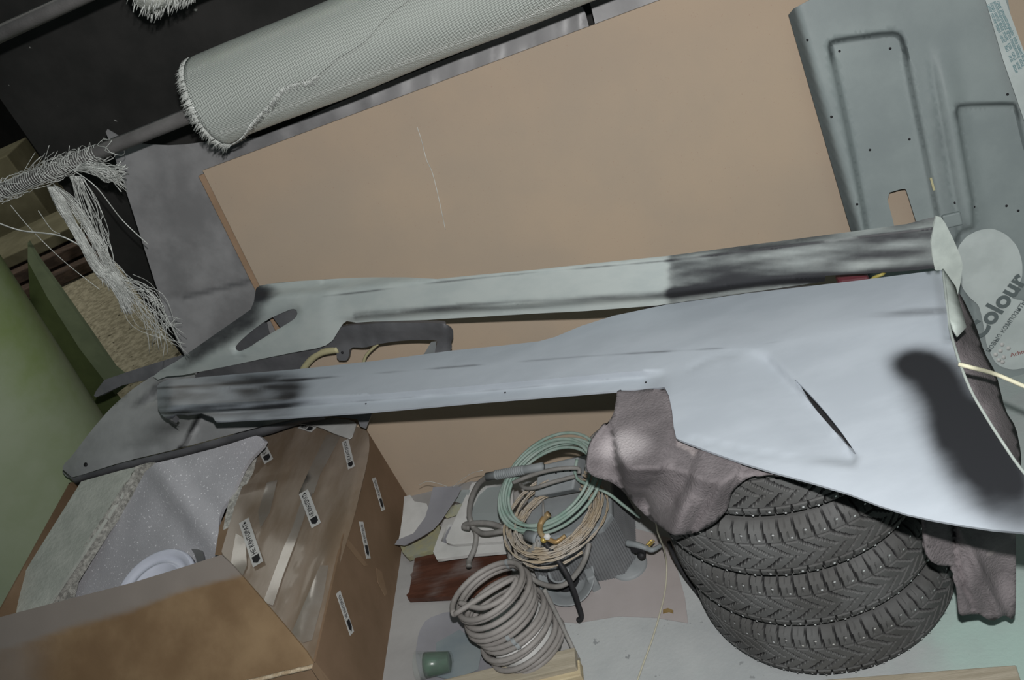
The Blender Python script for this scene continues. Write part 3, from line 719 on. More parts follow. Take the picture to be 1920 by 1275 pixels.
# ================================================================ UPPER SIDE SKIRT
US = plane3(P(290, 705, .66), P(480, 545, .92), P(1750, 505, .745))
up_out = [(480, 541), (486, 536), (500, 533), (560, 527), (640, 522), (700, 520), (760, 520), (800, 522), (820, 523), (900, 515), (1000, 506), (1120, 493), (1250, 480), (1400, 460), (1500, 447), (1620, 431), (1700, 420), (1745, 408), (1756, 406),
          (1750, 430), (1747, 455), (1749, 485), (1753, 503), (1700, 508), (1640, 512), (1548, 517), (1546, 528), (1400, 549), (1230, 573), (1100, 583), (1000, 588), (900, 594), (800, 600), (700, 603), (668, 605), (650, 602), (643, 607), (636, 618), (624, 638), (612, 647), (595, 653), (550, 661), (500, 671), (440, 684), (400, 692), (345, 703), (312, 706), (296, 712), (287, 706), (300, 695), (330, 678), (370, 650), (410, 622), (445, 598), (470, 580), (476, 566)]
uhole = [(443, 656), (441, 651), (450, 640), (470, 622), (500, 600), (530, 586), (548, 579), (556, 581), (558, 590), (550, 600), (520, 618), (490, 636), (466, 652), (450, 659)]
ucr = [(475, 568), (560, 560), (640, 552), (700, 545), (815, 530), (1000, 511), (1250, 489), (1750, 428)]
ulip = [(640, 596), (700, 588), (850, 577), (1000, 568), (1250, 549), (1450, 524), (1750, 506)]
def up_h(x, y):
    h = 0; c = lerpy(ucr, x)
    h -= .045*sst(2, 30, c-y) if x < 820 else .025*sst(0, 18, c-y)
    l = lerpy(ulip, x)
    if x > 632: h -= .018*max(0, min(1, (y-l)/12))*sst(632, 670, x)
    h -= .010*sst(8, 0, abs(sdf(x, y, uhole)))
    h += .010*sst(-30, 10, (x-470)*.55+(y-640))*sst(640, 600, x)
    h -= .10*sst(470, 290, x)**1.5*0
    return h
def up_m(x, y):
    e = (x-290)*.62+(y-705)                                       # distance from the diagonal left edge
    m = .8*sst(42, 8, e)*sst(300, 380, x)*sst(520, 470, x)+.55*blob(x, y, 500, 550, 26, 14, -10, .6)
    m += .78*sst(1240, 1262, x+8*noise.noise(Vector((y/12, 0, 1))))*(.85+.5*noise.noise(Vector((x/130, (y+.14*x)/16, 4))))*sst(400, 440, y+(x-1500)*.14)
    l = lerpy(ulip, x)
    if x > 660: m += .62*sst(13, 3, abs(y-l-1))*(.75+.8*noise.noise(Vector((x/150, (y-l)/10, 1))))
    c = lerpy(ucr, x); m += .6*sst(4.5, 0, abs(y-c))*max(0, min(1, noise.noise(Vector((x/90, 0, 9)))*2+.7))*(x > 600)
    m += .5*sst(5, 1, abs(y-(690-(x-330)*.19)))*max(0, noise.noise(Vector((x/40, y/5, 3)))+.05)*(x < 600)
    return min(1, max(0, m))
us = empty('side_skirt', US(900, 560), 'farther primed side skirt with a slotted flare at the left and black sanded right half', 'car part')
sheet('skirt_shell', up_out, US, MT['primer2'], us, thick=.006, step=8, hf=up_h, mf=up_m, holes=[uhole], rnd=0, lines=[shift(ucr, 0), shift(ucr, -14), shift(ucr, 4), shift(ucr, -4), *[shift(ulip, q) for q in range(-4, 21, 4)], [(1240+10*sin(y/7), y) for y in range(480, 575, 6)], [(1262+8*sin(y/9), y) for y in range(480, 575, 6)]])
for q in ([(428, 670), (430, 632), (475, 600), (500, 606), (508, 640), (470, 672)], [(524, 612), (508, 590), (545, 563), (572, 570), (568, 602), (538, 622)]):
    sheet('bracket_stand_in', q, US, MT['darkplast'], us, thick=.003, step=20, rnd=0, hf=lambda x, y: -.025)  # dark pieces added behind the hole in place of the bracket plastic
E2 = plane3(US(1752, 408), US(1753, 503), US(1754, 455)+Vector((.12, .03, -.02)))
cap = [(1756, 405), (1764, 407), (1772, 418), (1786, 445), (1800, 478), (1805, 495), (1801, 530), (1796, 553), (1788, 545), (1772, 520), (1753, 505), (1748, 480), (1746, 455), (1750, 428)]
sheet('end_cap', cap, E2, MT['primeredge'], us, thick=.005, step=10, rnd=0)

# ================================================================ CARDBOARD BOX
BH = .35
BR_, FR_, FL_, BL_ = Vector((-1.376, 2.385, 0)), Vector((-1.31, 1.438, 0)), Vector((-2.60, 1.36, 0)), Vector((-2.744, 2.568, 0))
Z = Vector((0, 0, 1))
bx = empty('cardboard_box', (BR_+FR_+FL_+BL_)/4, 'large open cardboard box, taped and dusty, holding white sheets and a lid', 'box')
def wallp(name, a, b, m, h=BH, t=.007):
    d = (b-a).normalized(); n_ = Vector((-d.y, d.x, 0)); c_ = (BR_+FL_)/2
    if n_.dot(c_-a) < 0: n_ = -n_
    o = link(name, *prism_vf([a, b, b+Z*h, a+Z*h], n_*t), m, bx, False); fixn(o); return o
wallp('side_panel', BR_, FR_, MT['carddark']); wallp('side_panel', FR_, FL_, MT['card']); wallp('side_panel', FL_, BL_, MT['card']); wallp('side_panel', BL_, BR_, MT['card'])
fixn(link('bottom_panel', *prism_vf([p+Z*.002 for p in (BR_, FR_, FL_, BL_)], Z*.006), MT['card'], bx, False))
flp = Plane(Vector((0, 0, BH+.004)), Z); flp2 = plane3(BR_+Z*(BH+.003), FR_+Z*(BH+.003), P(430, 960, BH+.012))
flap_out = [(492, 809), (530, 800), (560, 795), (640, 796), (680, 802), (691, 812), (693, 840), (688, 870), (676, 920), (664, 970), (652, 1010), (636, 1060), (625, 1110), (612, 1165), (600, 1210), (590, 1246), (560, 1215), (500, 1145), (450, 1085), (413, 1042), (425, 1000), (440, 950), (462, 892), (478, 845)]
def fl_h(x, y):
    h = .004*noise.noise(Vector((x/60, y/60, 0)))
    u_ = x+(y-800)*.33                                             # roughly constant along the folds
    h += .006*sin(u_/9)*sst(640, 700, u_)*sst(780, 740, u_)*sst(950, 1050, y)+.003*sst(4, 0, abs(u_-648))
    h -= .012*sst(12, 0, pd(x, y, [(693, 840), (664, 970), (625, 1110), (590, 1246)], False))
    h += .004*sst(9, 0, abs(x-(560-(y-800)*.36)))
    return h
sheet('top_flap', flap_out, flp2, MT['cardtape'], bx, thick=.005, step=9, hf=fl_h, rnd=1)
# strips of tape laid along the flap
def strip(name, pts, pl, m, parent, h=.004, th=.0008, hf=None, step=14, rnd=0, **k):
    return sheet(name, pts, pl, m, parent, thick=th, step=step, rnd=rnd, hf=(lambda x, y: h+(hf(x, y) if hf else 0)), **k)
strip('packing_tape', [(612, 815), (640, 815), (600, 890), (588, 925), (560, 925), (580, 880)], flp2, MT['tape'], bx, hf=fl_h)
strip('packing_tape', [(576, 905), (592, 905), (560, 1000), (530, 1080), (512, 1135), (493, 1130), (530, 1030), (548, 990)], flp2, MT['tape'], bx, hf=fl_h)
strip('packing_tape', [(600, 1060), (616, 1060), (606, 1120), (585, 1200), (568, 1205), (545, 1190), (575, 1120)], flp2, MT['tape'], bx, hf=fl_h)
strip('packing_tape', [(500, 905), (520, 900), (506, 960), (488, 990), (484, 960)], flp2, MT['tape'], bx, hf=fl_h)
strip('packing_tape', [(442, 1000), (460, 1010), (463, 1060), (452, 1085), (432, 1060)], flp2, MT['tape'], bx, hf=fl_h)
# front flap standing up and leaning in
hA, hB = FR_+Z*BH, FL_+Z*BH
ffp = plane3(hA, hB, PY(415, 1040, 1.66))
ff_out = [(590, 1246), (575, 1222), (540, 1180), (480, 1110), (440, 1064), (415, 1040), (360, 1058), (250, 1092), (110, 1128), (0, 1157), (-120, 1190), (-240, 1225), (-240, 1462), (100, 1370), (460, 1275)]
def ff_m(x, y):
    yy = lerpy([(0, 1157), (250, 1092), (415, 1040)], x)
    return 1.0*sst(66, 40, y-yy+ (x < 150)*0)*sst(520, 430, x)+.6*sst(160, 0, x) - .9*blob(x, y, 380, 1130, 90, 26, -14, .7)
sheet('front_flap', ff_out, ffp, MT['flapmat'], bx, thick=.006, step=14, hf=lambda x, y: .003*noise.noise(Vector((x/50, y/40, 4))) - .0025*sst(4, 0, abs((x-330)-(y-1080)*1.2))-.0025*sst(4, 0, abs((x-250)-(y-1110)*1.2))-.0025*sst(4, 0, abs(y-(1215-.27*(x-330)))), mf=ff_m, rnd=0)
te = crom([ffp(590, 1246), ffp(540, 1257, .002), ffp(500, 1267, -.001), ffp(455, 1278, .002), ffp(400, 1292)], 6)
link('torn_edge', *tube_vf([p+Vector((0, -.003, -.003+.003*noise.noise(p*60))) for p in te], .006, 6), MT['cardedge'], bx)
# handling labels
lab_pl = Plane(FR_-Vector((-.0008, 0, 0)), (BR_-FR_).cross(Z))
def label(pb, pt, width, pl, sx=1, m='paper', off=.001):
    A, B = pl(*pb, off), pl(*pt, off); u_ = (B-A).normalized(); L_ = (B-A).length; v_ = pl.n.cross(u_); n_ = pl.n
    o = link('label', *box_vf((A+B)/2, u_*L_/2, v_*width/2, n_*.0004), MT['offwhite'], bx, False); fixn(o)
    A2 = A+n_*.0012; aw = width*.34
    arrow = [A2+u_*width*.35-v_*aw, A2+u_*width*.35+v_*aw, A2+u_*width*1.25+v_*aw, A2+u_*width*1.5, A2+u_*width*1.25-v_*aw]
    arrow = [A2+u_*width*.2, A2+u_*width*.55+v_*aw, A2+u_*width*1.35+v_*aw, A2+u_*width*1.35-v_*aw, A2+u_*width*.55-v_*aw]
    mb = MB().add(arrow, [(0, 1, 2, 3, 4)] if (arrow[1]-arrow[0]).cross(arrow[2]-arrow[0]).dot(n_) > 0 else [(4, 3, 2, 1, 0)])
    ln_ = L_-width*1.9
    vs_, _ = text_vf('НЕ КАНТОВАТЬ', width*.62); tw = max(p.x for p in vs_)-min(p.x for p in vs_)
    mb.add(*place_text('НЕ КАНТОВАТЬ', width*.62, A+u_*(width*1.6+ln_/2)+n_*.0004, u_, v_, n_, min(1.2, ln_/tw)))
    p_ = mb.build('printing', MT['inkblack'], None, False); p_.parent = o; p_.matrix_parent_inverse = Matrix.Translation(bx.location).inverted() @ Matrix.Identity(4)
    p_.matrix_parent_inverse = (Matrix.Translation(bx.location) @ o.matrix_parent_inverse).inverted()
for pb, pt in [((691, 1047), (677, 978)), ((660, 1188), (634, 1110)), ((719, 957), (701, 896))]: label(pb, pt, .030, lab_pl)
for pb, pt, w_ in [((484, 1058), (457, 976), .034), ((593, 985), (569, 922), .032), ((504, 865), (487, 830), .034), ((659, 877), (647, 826), .024), ((588, 806), (563, 798), .026)]: label(pb, pt, w_, flp2, off=.008)
for q in [[(652, 1010), (668, 1030), (690, 1060), (683, 1062), (650, 1022)], [(706, 1065), (716, 1072), (726, 1112), (722, 1118), (708, 1090)], [(588, 1240), (612, 1275), (600, 1278), (585, 1255)]]:
    strip('packing_tape', q, lab_pl, MT['card'], bx, h=.001)

# ---- inside the box
def chunk(name, px, z, th, m, label=None, cat=None, parent=None, step=12, hf=None, rnd=1, group=None):
    pl = z if isinstance(z, Plane) else Plane((0, 0, z), Z)
    o = sheet(name, px, pl, m, parent, thick=th, step=step, hf=hf, rnd=rnd); 
    return tag(o, label, cat, group) if label else o
fm = empty('fibreglass_mat', P(120, 1040, .3), 'folded pale fibreglass mat with a bright torn edge lying left in the box', 'mat')
spl = plane3(PY(180, 878, 2.46), PY(270, 860, 2.44), P(90, 1135, .29))
sheet('mat_body', [(152, 903), (172, 897), (230, 881), (266, 873), (256, 886), (180, 1000), (90, 1135), (60, 1190), (-60, 1240), (-80, 1180), (0, 1150), (60, 1050)], spl, MT['glassmat2'], fm, thick=.012, step=14, hf=lambda x, y: .006*noise.noise(Vector((x/60, y/60, 1))), rnd=0)
sheet('torn_edge', [(256, 876), (292, 867), (283, 886), (270, 910), (240, 950), (205, 1000), (170, 1055), (148, 1090), (140, 1122), (110, 1180), (60, 1190), (90, 1130), (140, 1058), (180, 995), (220, 935)], plane3(PY(256, 884, 2.38), P(90, 1130, .285), P(150, 1090, .255)), MT['fringe'], fm, thick=.01, step=7, hf=lambda x, y: .010*noise.noise(Vector((x/9, y/9, 1))), rnd=0)
def fs_h(x, y):
    r = abs((x-300)-(y-880)*.75)
    return .03*sst(50, 0, r)+.006*noise.noise(Vector((x/50, y/50, 3)))
chunk('foam_sheet', [(279, 871), (340, 857), (420, 836), (468, 820), (484, 816), (500, 830), (460, 870), (432, 932), (412, 960), (409, 1010), (420, 1060), (330, 1120), (160, 1150), (100, 1180), (150, 1088), (240, 945)], plane3(PY(290, 850, 2.42), PY(480, 800, 2.36), P(300, 1120, .17)), .015, MT['foamgrey'], 'sparkling grey foam sheet lying in the cardboard box behind the round lid', 'sheet', hf=fs_h, step=11)
chunk('fibre_scrap', [(408, 848), (425, 856), (450, 858), (480, 846), (482, 862), (455, 925), (430, 985), (415, 1010), (424, 960), (432, 930), (425, 895)], plane3(PY(410, 850, 2.40), PY(480, 846, 2.38), P(420, 1000, .33)), .006, MT['fringe'], 'crumpled grey fibreglass scrap stuffed by the inner side of the box flap', 'scrap', hf=lambda x, y: .01*noise.noise(Vector((x/12, y/12, 3))), step=8)
strip('inner_edge', [(484, 845), (492, 830), (480, 870), (455, 930), (425, 1000), (415, 1042), (403, 1040), (412, 985), (440, 930), (462, 880)], Plane((0, 0, .335), Z), MT['card'], bx, h=0, th=.003)
lidc = P(292, 1108, .25)
ld = empty('bucket_lid', lidc, 'round white plastic bucket lid half hidden behind the front box flap', 'lid')
la = (Z*.97+Vector((.05, -.22, 0))).normalized()
link('lid_disc', *lathe_vf([(0, .004), (.09, .004), (.092, .009), (.098, .009), (.100, .004), (.120, .004), (.123, .012), (.136, .014), (.139, .016), (.143, .016), (.149, .010), (.150, -.006), (.146, -.006)], lidc, la, 96), MT['white'], ld)
chunk('black_scrap', [(345, 1014), (368, 1018), (380, 1028), (383, 1050), (372, 1070), (366, 1040), (355, 1025)], .262, .01, MT['darkplast'], 'small black plastic scrap at the right rim of the white lid', 'scrap', step=8)

# ================================================================ DARK BUMPER PANEL AND TRIM
BP = plane3(P(120, 885, .44), P(600, 772, .46), P(300, 700, .62))
bp_out = [(117, 884), (118, 872), (135, 855), (170, 808), (210, 762), (250, 728), (290, 702), (330, 690), (400, 688), (560, 690), (660, 720), (690, 770), (684, 790), (650, 780), (600, 776), (560, 783), (500, 797), (420, 818), (340, 840), (230, 866), (135, 896), (124, 894)]
def bp_h(x, y):
    lo = lerpy([(118, 893), (340, 840), (500, 797), (600, 775)], x)
    h = -.012*sst(-14, 0, y-lo) - .02*sst(160, 117, x)**2
    ridge = 370-(y-785)*.55
    h -= .022*sst(0, 10, x-ridge)*sst(770, 790, y)*(x < 500)
    h -= .02*sst(0, 14, (x-262)-(755-y)*1.15)*sst(12, -8, y-(760-(x-250)*.28))*sst(400, 300, x)
    return h
def bp_m(x, y):
    m = .5*blob(x, y, 330, 790, 90, 26, -28, .8)+.6*blob(x, y, 285, 735, 45, 10, -38, .6)+.8*sst(6, 0, abs(x-(368-(y-785)*.55)))*sst(775, 788, y)
    m += .35*noise.noise(Vector((x/70, y/30, 2)))
    return max(0, m)
bpn = empty('bumper_panel', BP(350, 800), 'dusty dark grey plastic car panel lying across the left side of the cardboard box', 'car part')
sheet('panel_face', bp_out, BP, MT['blackplast'], bpn, thick=.005, step=9, hf=bp_h, mf=bp_m, rnd=1, lines=[[(370-(y-785)*.55+dx, y) for y in range(775, 845, 10)] for dx in (0, 9)])
rimp = [(118, 882), (135, 897), (230, 868), (340, 842), (420, 820), (500, 799), (560, 785), (604, 777)]
vs = [BP(x, y, -.012) for x, y in rimp]+[BP(x, y, -.012)-Z*(.035 if i < 6 else .02)*(0.4 if i == 0 else 1) for i, (x, y) in enumerate(rimp)]
n_ = len(rimp); o = link('rim', vs, [(i, i+1, i+1+n_, i+n_) for i in range(n_-1)], MT['darkplast'], bpn); so = o.modifiers.new('solidify', 'SOLIDIFY'); so.thickness = .005; so.offset = 0
bp2 = Plane(P(680, 790, .43), (.15, -1, .5))
sheet('end_bracket', [(600, 768), (700, 768), (686, 804), (676, 800), (670, 786), (600, 778)], bp2, MT['darkplast'], bpn, thick=.01, step=14, rnd=0)
lathe('clip_hole', [(0, .001), (.008, .001), (.008, -.004)], BP(160, 871, bp_h(160, 871)+.001), MT['inkblack'], bpn, BP.n, 12)
tpn = Plane(P(260, 710, .60), (.2, -.9, .6))
o = sheet('trim_strip', [(176, 742), (180, 733), (196, 712), (240, 697), (290, 681), (346, 664), (352, 690), (310, 706), (260, 715), (228, 723), (180, 745)], tpn, MT['darkplast'], None, thick=.012, step=12, rnd=0, hf=lambda x, y: -.02*sst(200, 178, x))
tag(o, 'narrow dark grey trim blade poking out beneath the farther skirt at the left', 'trim')
# ---- bracket with the arched opening between the skirts
BK = plane3(P(560, 690, .63), P(845, 612, .70), P(845, 665, .60))
bk_out = [(700, 607), (760, 605), (812, 605), (832, 607), (845, 612), (850, 620), (850, 632), (846, 642), (848, 652), (842, 660), (838, 668), (836, 700), (812, 700), (815, 660), (820, 642), (818, 638), (780, 637), (740, 640), (705, 646), (684, 652), (656, 651), (653, 672), (650, 676), (632, 676), (630, 651), (606, 652), (585, 668), (560, 700), (380, 740), (360, 705), (400, 685), (500, 665), (600, 630), (640, 612)]
def bk_h(x, y):
    h = -.014*sst(692, 680, x) + .01*sst(646, 606, y)*sst(690, 720, x) - .03*sst(836, 850, x)
    return h + .008*noise.noise(Vector((x/60, y/30, 6)))
bko = empty('arched_bracket', BK(760, 625), 'dark grey plastic car part with an arched opening seen between the two skirts', 'car part')
sheet('bracket_body', bk_out, BK, MT['darkplast'], bko, thick=.012, step=8, hf=bk_h, rnd=1, mf=None)
lathe('bolt_hole', [(0, .002), (.0045, .002), (.0045, -.003)], BK(642, 661, bk_h(642, 661)+.001), MT['inkblack'], bko, BK.n, 12)
sheet('inner_web', [(808, 642), (818, 641), (816, 662), (802, 690), (770, 690), (795, 664)], BK, MT['device'], bko, thick=.004, step=10, rnd=0, hf=lambda x, y: -.02)
tag(link('rubber_seal', *tube_vf(crom([BK(568, 692, -.02), BK(585, 672, -.02), BK(605, 660, -.02), BK(634, 655, -.02)], 6), .012, 8), MT['cream']), 'cream rubber seal piece curving left of the bracket hole', 'seal')
tag(link('rubber_seal', *tube_vf(crom([BK(680, 690, -.02), BK(684, 672, -.02), BK(692, 660, -.02), BK(708, 645, -.02)], 6), .005, 8), MT['cream']), 'thin cream seal strip right of the bracket hole', 'seal')
# ---- bits between the skirts on top of the tyres
o = link('red_object', *box_vf(P(1598, 522, .70), (.035, -.01, 0), (0, .02, 0), (0, 0, .012)), MT['red'], None, False); fixn(o); bevel(o, .01)
tag(o, 'dark red plastic thing glimpsed between the two skirts', 'object')
tag(tube('yellow_strap', [P(1630, 528, .72), P(1640, 520, .735), P(1655, 514, .74), P(1660, 508, .73)], .004, MT['yellow']), 'yellow strap end glimpsed between the skirts at the right', 'strap')
o = link('black_object', *box_vf(P(1262, 583, .66), (.07, 0, .0), (0, .05, 0), (0, 0, .04)), MT['black'], None, False); fixn(o); bevel(o, .012)
tag(o, 'black plastic thing peeking below the middle of the farther skirt', 'object')
# ---- torn grey piece on the box corner
chunk('torn_card', [(548, 793), (575, 786), (610, 782), (650, 786), (669, 792), (664, 808), (658, 823), (645, 819), (625, 812), (600, 801), (575, 796)], BH+.03, .003, MT['offwhite'], 'torn pale grey card lying on the back corner of the box top', 'card', step=9, hf=lambda x, y: .012*noise.noise(Vector((x/40, y/30, 0))))

# ================================================================ THINGS ON THE FLOOR
def flat(name, pts, z, th, m, label, cat, step=25, hf=None, rnd=0, group=None, parent=None):
    return chunk(name, pts, z, th, m, label, cat, parent, step, hf, rnd, group)
flat('floor_board', [(752, 934), (868, 900), (1000, 920), (1010, 1100), (1080, 1225), (1085, 1275), (1085, 1330), (700, 1330), (735, 1100)], .010, .008, MT['primerdust'], 'pale dusty board on the floor beside the cardboard box', 'board', hf=lambda x, y: 0)
flat('floor_sheet', [(985, 1160), (1080, 1168), (1160, 1155), (1230, 1158), (1290, 1168), (1284, 1120), (1268, 1060), (1262, 1010), (1150, 980), (1000, 1000)], .004, .002, MT['filmfloor'], 'thin pinkish dusty sheet on the floor left of the tyre stack', 'sheet', rnd=0)
o = flat('brown_scrap', [(1243, 1143), (1252, 1140), (1262, 1144), (1262, 1150), (1254, 1147), (1243, 1150)], .006, .002, mat('rust_brown', '6b5534', '7d6a44', 30), 'tiny rusty brown flake at the corner of the thin floor sheet', 'flake', step=5)
# wooden planks near the camera
def plank(name, a, b, wd, ht, m, label, z=0, seed=0):
    a, b = P(*a, z+ht), P(*b, z+ht); u_ = (b-a).normalized(); v_ = Z.cross(u_); 
    if v_.y > 0: v_ = -v_
    o = link(name, *prism_vf([a, b, b+v_*wd, a+v_*wd], -Z*ht), m, None, False); fixn(o); bevel(o, .003); return tag(o, label, 'plank')
plank('wooden_plank', (790, 1284), (1077, 1213), .06, .05, MT['wood'], 'weathered wooden plank lying at the bottom before the coiled hose', .01)
plank('wooden_plank', (850, 1300), (1086, 1236), .05, .03, MT['woodyellow'], 'fresh yellow wooden plank directly in front of the weathered plank', .01)
plank('wooden_plank', (1440, 1282), (1905, 1246), .10, .03, MT['wood'], 'pale wooden plank at the bottom right in front of the tyres', 0)
# red brown board
flat('veneered_board', [(778, 1046), (830, 1035), (942, 1022), (955, 1060), (945, 1105), (850, 1118), (765, 1122)], .045, .018, MT['redwood'], 'dark red brown veneered board lying under the white frames', 'board', step=12, rnd=0)
bpy.data.objects['veneered_board'].data.attributes['mask'].data.foreach_set('value', [.9*max(0, noise.noise(v.co*9+Vector((3, 3, 3)))) for v in bpy.data.objects['veneered_board'].data.vertices])
# white frames
def frame(px_out, px_in, z0, z1, m, fm_, label, name='plastic_tray', glass=None):
    pl0 = z0 if isinstance(z0, Plane) else Plane((0, 0, z0), Z)
    e_ = empty(name, pl0(*px_out[0]), label, 'frame')
    sheet('rim', px_out, pl0, m, e_, thick=.012, step=14, rnd=0, holes=[px_in])
    sheet('inset', px_in, pl0, fm_, e_, thick=.003, step=14, rnd=0, hf=lambda x, y: -.010+.002*noise.noise(Vector((x/15, y/15, 1)))); return e_
frame([(833, 974), (850, 966), (900, 962), (950, 960), (960, 1020), (946, 1034), (880, 1040), (819, 1049), (812, 1034)], [(838, 985), (850, 981), (885, 978), (940, 975), (944, 1008), (900, 1014), (824, 1022)], .085, 0, MT['offwhite'], MT['shard'], 'flat white tray frame lying on the red brown board')
frame([(885, 905), (893, 904), (938, 899), (960, 898), (965, 1010), (935, 1016), (850, 1021), (838, 1018), (836, 1010)], [(902, 912), (950, 906), (954, 980), (866, 985)], plane3(P(885, 905, .14), P(960, 1010, .10), P(840, 1018, .10)), 0, MT['offwhite'], MT['clear'], 'white frame with a clear dusty panel leaning on the cable heap', 'panel_frame')
def shard_(pts, a, b, c, m, label, th=.003, hf=None, cat='shard'): return chunk('plastic_shard', pts, plane3(a, b, c), th, m, label, cat, step=8, rnd=0, hf=hf)
shard_([(812, 913), (840, 912), (865, 912), (857, 930), (842, 952), (826, 976), (812, 992), (790, 1006), (758, 1023), (740, 1021), (745, 1012), (775, 1000), (797, 970), (806, 940)], P(812, 913, .20), P(860, 915, .20), P(745, 1020, .11), MT['shard'], 'long curved smooth grey plastic shard with glints by the box', hf=lambda x, y: .008*sin((x+y)/26))
shard_([(758, 931), (769, 928), (777, 940), (800, 944), (806, 960), (792, 990), (770, 1005), (745, 1022), (750, 1000), (755, 965)], P(758, 931, .12), P(806, 944, .11), P(745, 1022, .08), MT['offwhite'], 'dusty pale shard with a notched corner under the curved shard')
shard_([(750, 1022), (765, 1024), (800, 1006), (823, 982), (826, 1000), (814, 1030), (790, 1038), (764, 1045), (755, 1036)], P(750, 1022, .06), P(826, 985, .06), P(764, 1045, .055), MT['yellowchunk'], 'greenish yellow resin chunk below the curved shard', .02)
shard_([(866, 918), (880, 918), (878, 935), (868, 945), (852, 940)], P(866, 918, .14), P(880, 918, .14), P(855, 942, .12), MT['clear'], 'small clear plastic scrap between the curved shard and the white frame')
shard_([(848, 948), (866, 944), (860, 965), (838, 972), (832, 966)], P(848, 948, .13), P(866, 944, .13), P(835, 970, .11), MT['yellowchunk'], 'small dusty crumpled scrap beside the lower white frame')
for pts, lb in [([(785, 910), (800, 903), (820, 906), (838, 912)], 'thin curved fibre standing above the curved grey shard'), ([(848, 914), (865, 900), (885, 887), (905, 882)], 'thin fibre crossing from the curved shard to the cable grip')]:
    tag(tube('fibre_strand', [PY(x, y, P(x, 960, .1).y+.0) for x, y in pts], .0008, MT['fibre'], seg=4), lb, 'fibre')

# ---- grey plastic bucket with coiled hose
cc = P(1000, 1222, .02); cc.z = .01; tc_ = P(912, 1100, .255)
axh = (Vector((tc_.x, tc_.y, tc_.z))-cc); Hh = axh.length; axh.normalize()
RH = .103
bk = empty('grey_bucket', cc, 'pale grey plastic bucket standing inside the coiled hose', 'bucket')
link('bucket_body', *lathe_vf([(.075, 0), (.088, .0), (.092, .12), (.086, .12), (.078, .01), (0, .01)], cc, axh, 48), MT['offwhite'], bk)
hose = empty('coiled_hose', cc, 'dusty grey hose coiled many times into a tall upright coil', 'hose')
hp = []
rf = axh.orthogonal().normalized(); rg = axh.cross(rf); random.seed(9)
NT = 13.5
for i in range(int(NT*36)):
    t = i/(NT*36); an = 2*pi*i/36
    zz = .012+(Hh-.01)*(t+.012*sin(t*31)); sh = rf*.006*sin(t*17)+rg*.006*sin(t*23+1); rr = RH+.004*sin(t*40)
    hp.append(cc+axh*zz+sh+(rf*cos(an)+rg*sin(an))*rr)
link('hose_coil', *tube_vf(hp, .0078, 10), MT['hose'], hose)
for t0 in (.95, .55):
    i0 = int(len(hp)*t0)
    for q in range(3):
        c_ = hp[i0-36*q+9]; d_ = (hp[i0-36*q+10]-c_).normalized(); link('cable_tie', *lathe_vf([(.0098, -.005), (.0102, 0), (.0098, .005)], c_, d_, 12), MT['device'], hose)
tag(tube('loose_hose', [tc_+(P(980, 1075, .26)-P(980, 1075, .26))+Vector(hp[-1]-tc_), P(962, 1085, .27), P(948, 1118, .262), P(905, 1140, .255), P(862, 1130, .25)], .0075, MT['hose'], seg=10), 'loose hose end crossing the mouth of the hose coil', 'hose')
tag(tube('steel_rod', [P(1020, 1105, .20), P(1050, 1165, .10), P(1083, 1235, .03)], .0065, MT['cable'], seg=8), 'thin dark rod leaning along the right side of the hose coil', 'rod')

# ---- translucent tray, blue grey sheet, cup
flat('plastic_tray', [(785, 1185), (800, 1160), (840, 1146), (880, 1150), (930, 1200), (925, 1262), (870, 1280), (790, 1278), (778, 1230)], .022, .01, MT['shard'], 'grey rounded shallow plastic tray lying beneath the cup and hose coil', 'tray', step=14, rnd=1, hf=lambda x, y: -.006*sst(4, 12, pd(x, y, [(785, 1185), (800, 1160), (840, 1146), (880, 1150), (930, 1200), (925, 1262), (870, 1280), (790, 1278), (778, 1230)])))
flat('blue_sheet', [(818, 1205), (862, 1180), (905, 1215), (896, 1255), (850, 1275), (815, 1268)], .026, .002, MT['bluegrey'], 'small blue grey sheet lying in the shallow tray', 'sheet', step=14)
cpa = P(797, 1247, .06); cpb = P(846, 1240, .05); cx_ = (cpa-cpb).normalized()
cu = empty('plastic_cup', (cpa+cpb)/2, 'tipped clear plastic cup with dark green residue inside', 'cup')
link('cup_wall', *lathe_vf([(0, 0), (.028, 0), (.030, .003), (.040, .098), (.042, .10), (.040, .10), (.029, .005), (0, .004)], cpb, cx_, 40), MT['clearglass'], cu)
link('green_residue', *lathe_vf([(0, .006), (.0275, .006), (.034, .062), (.035, .074), (.02, .058), (0, .05)], cpb, cx_, 32), MT['greenliq'], cu)

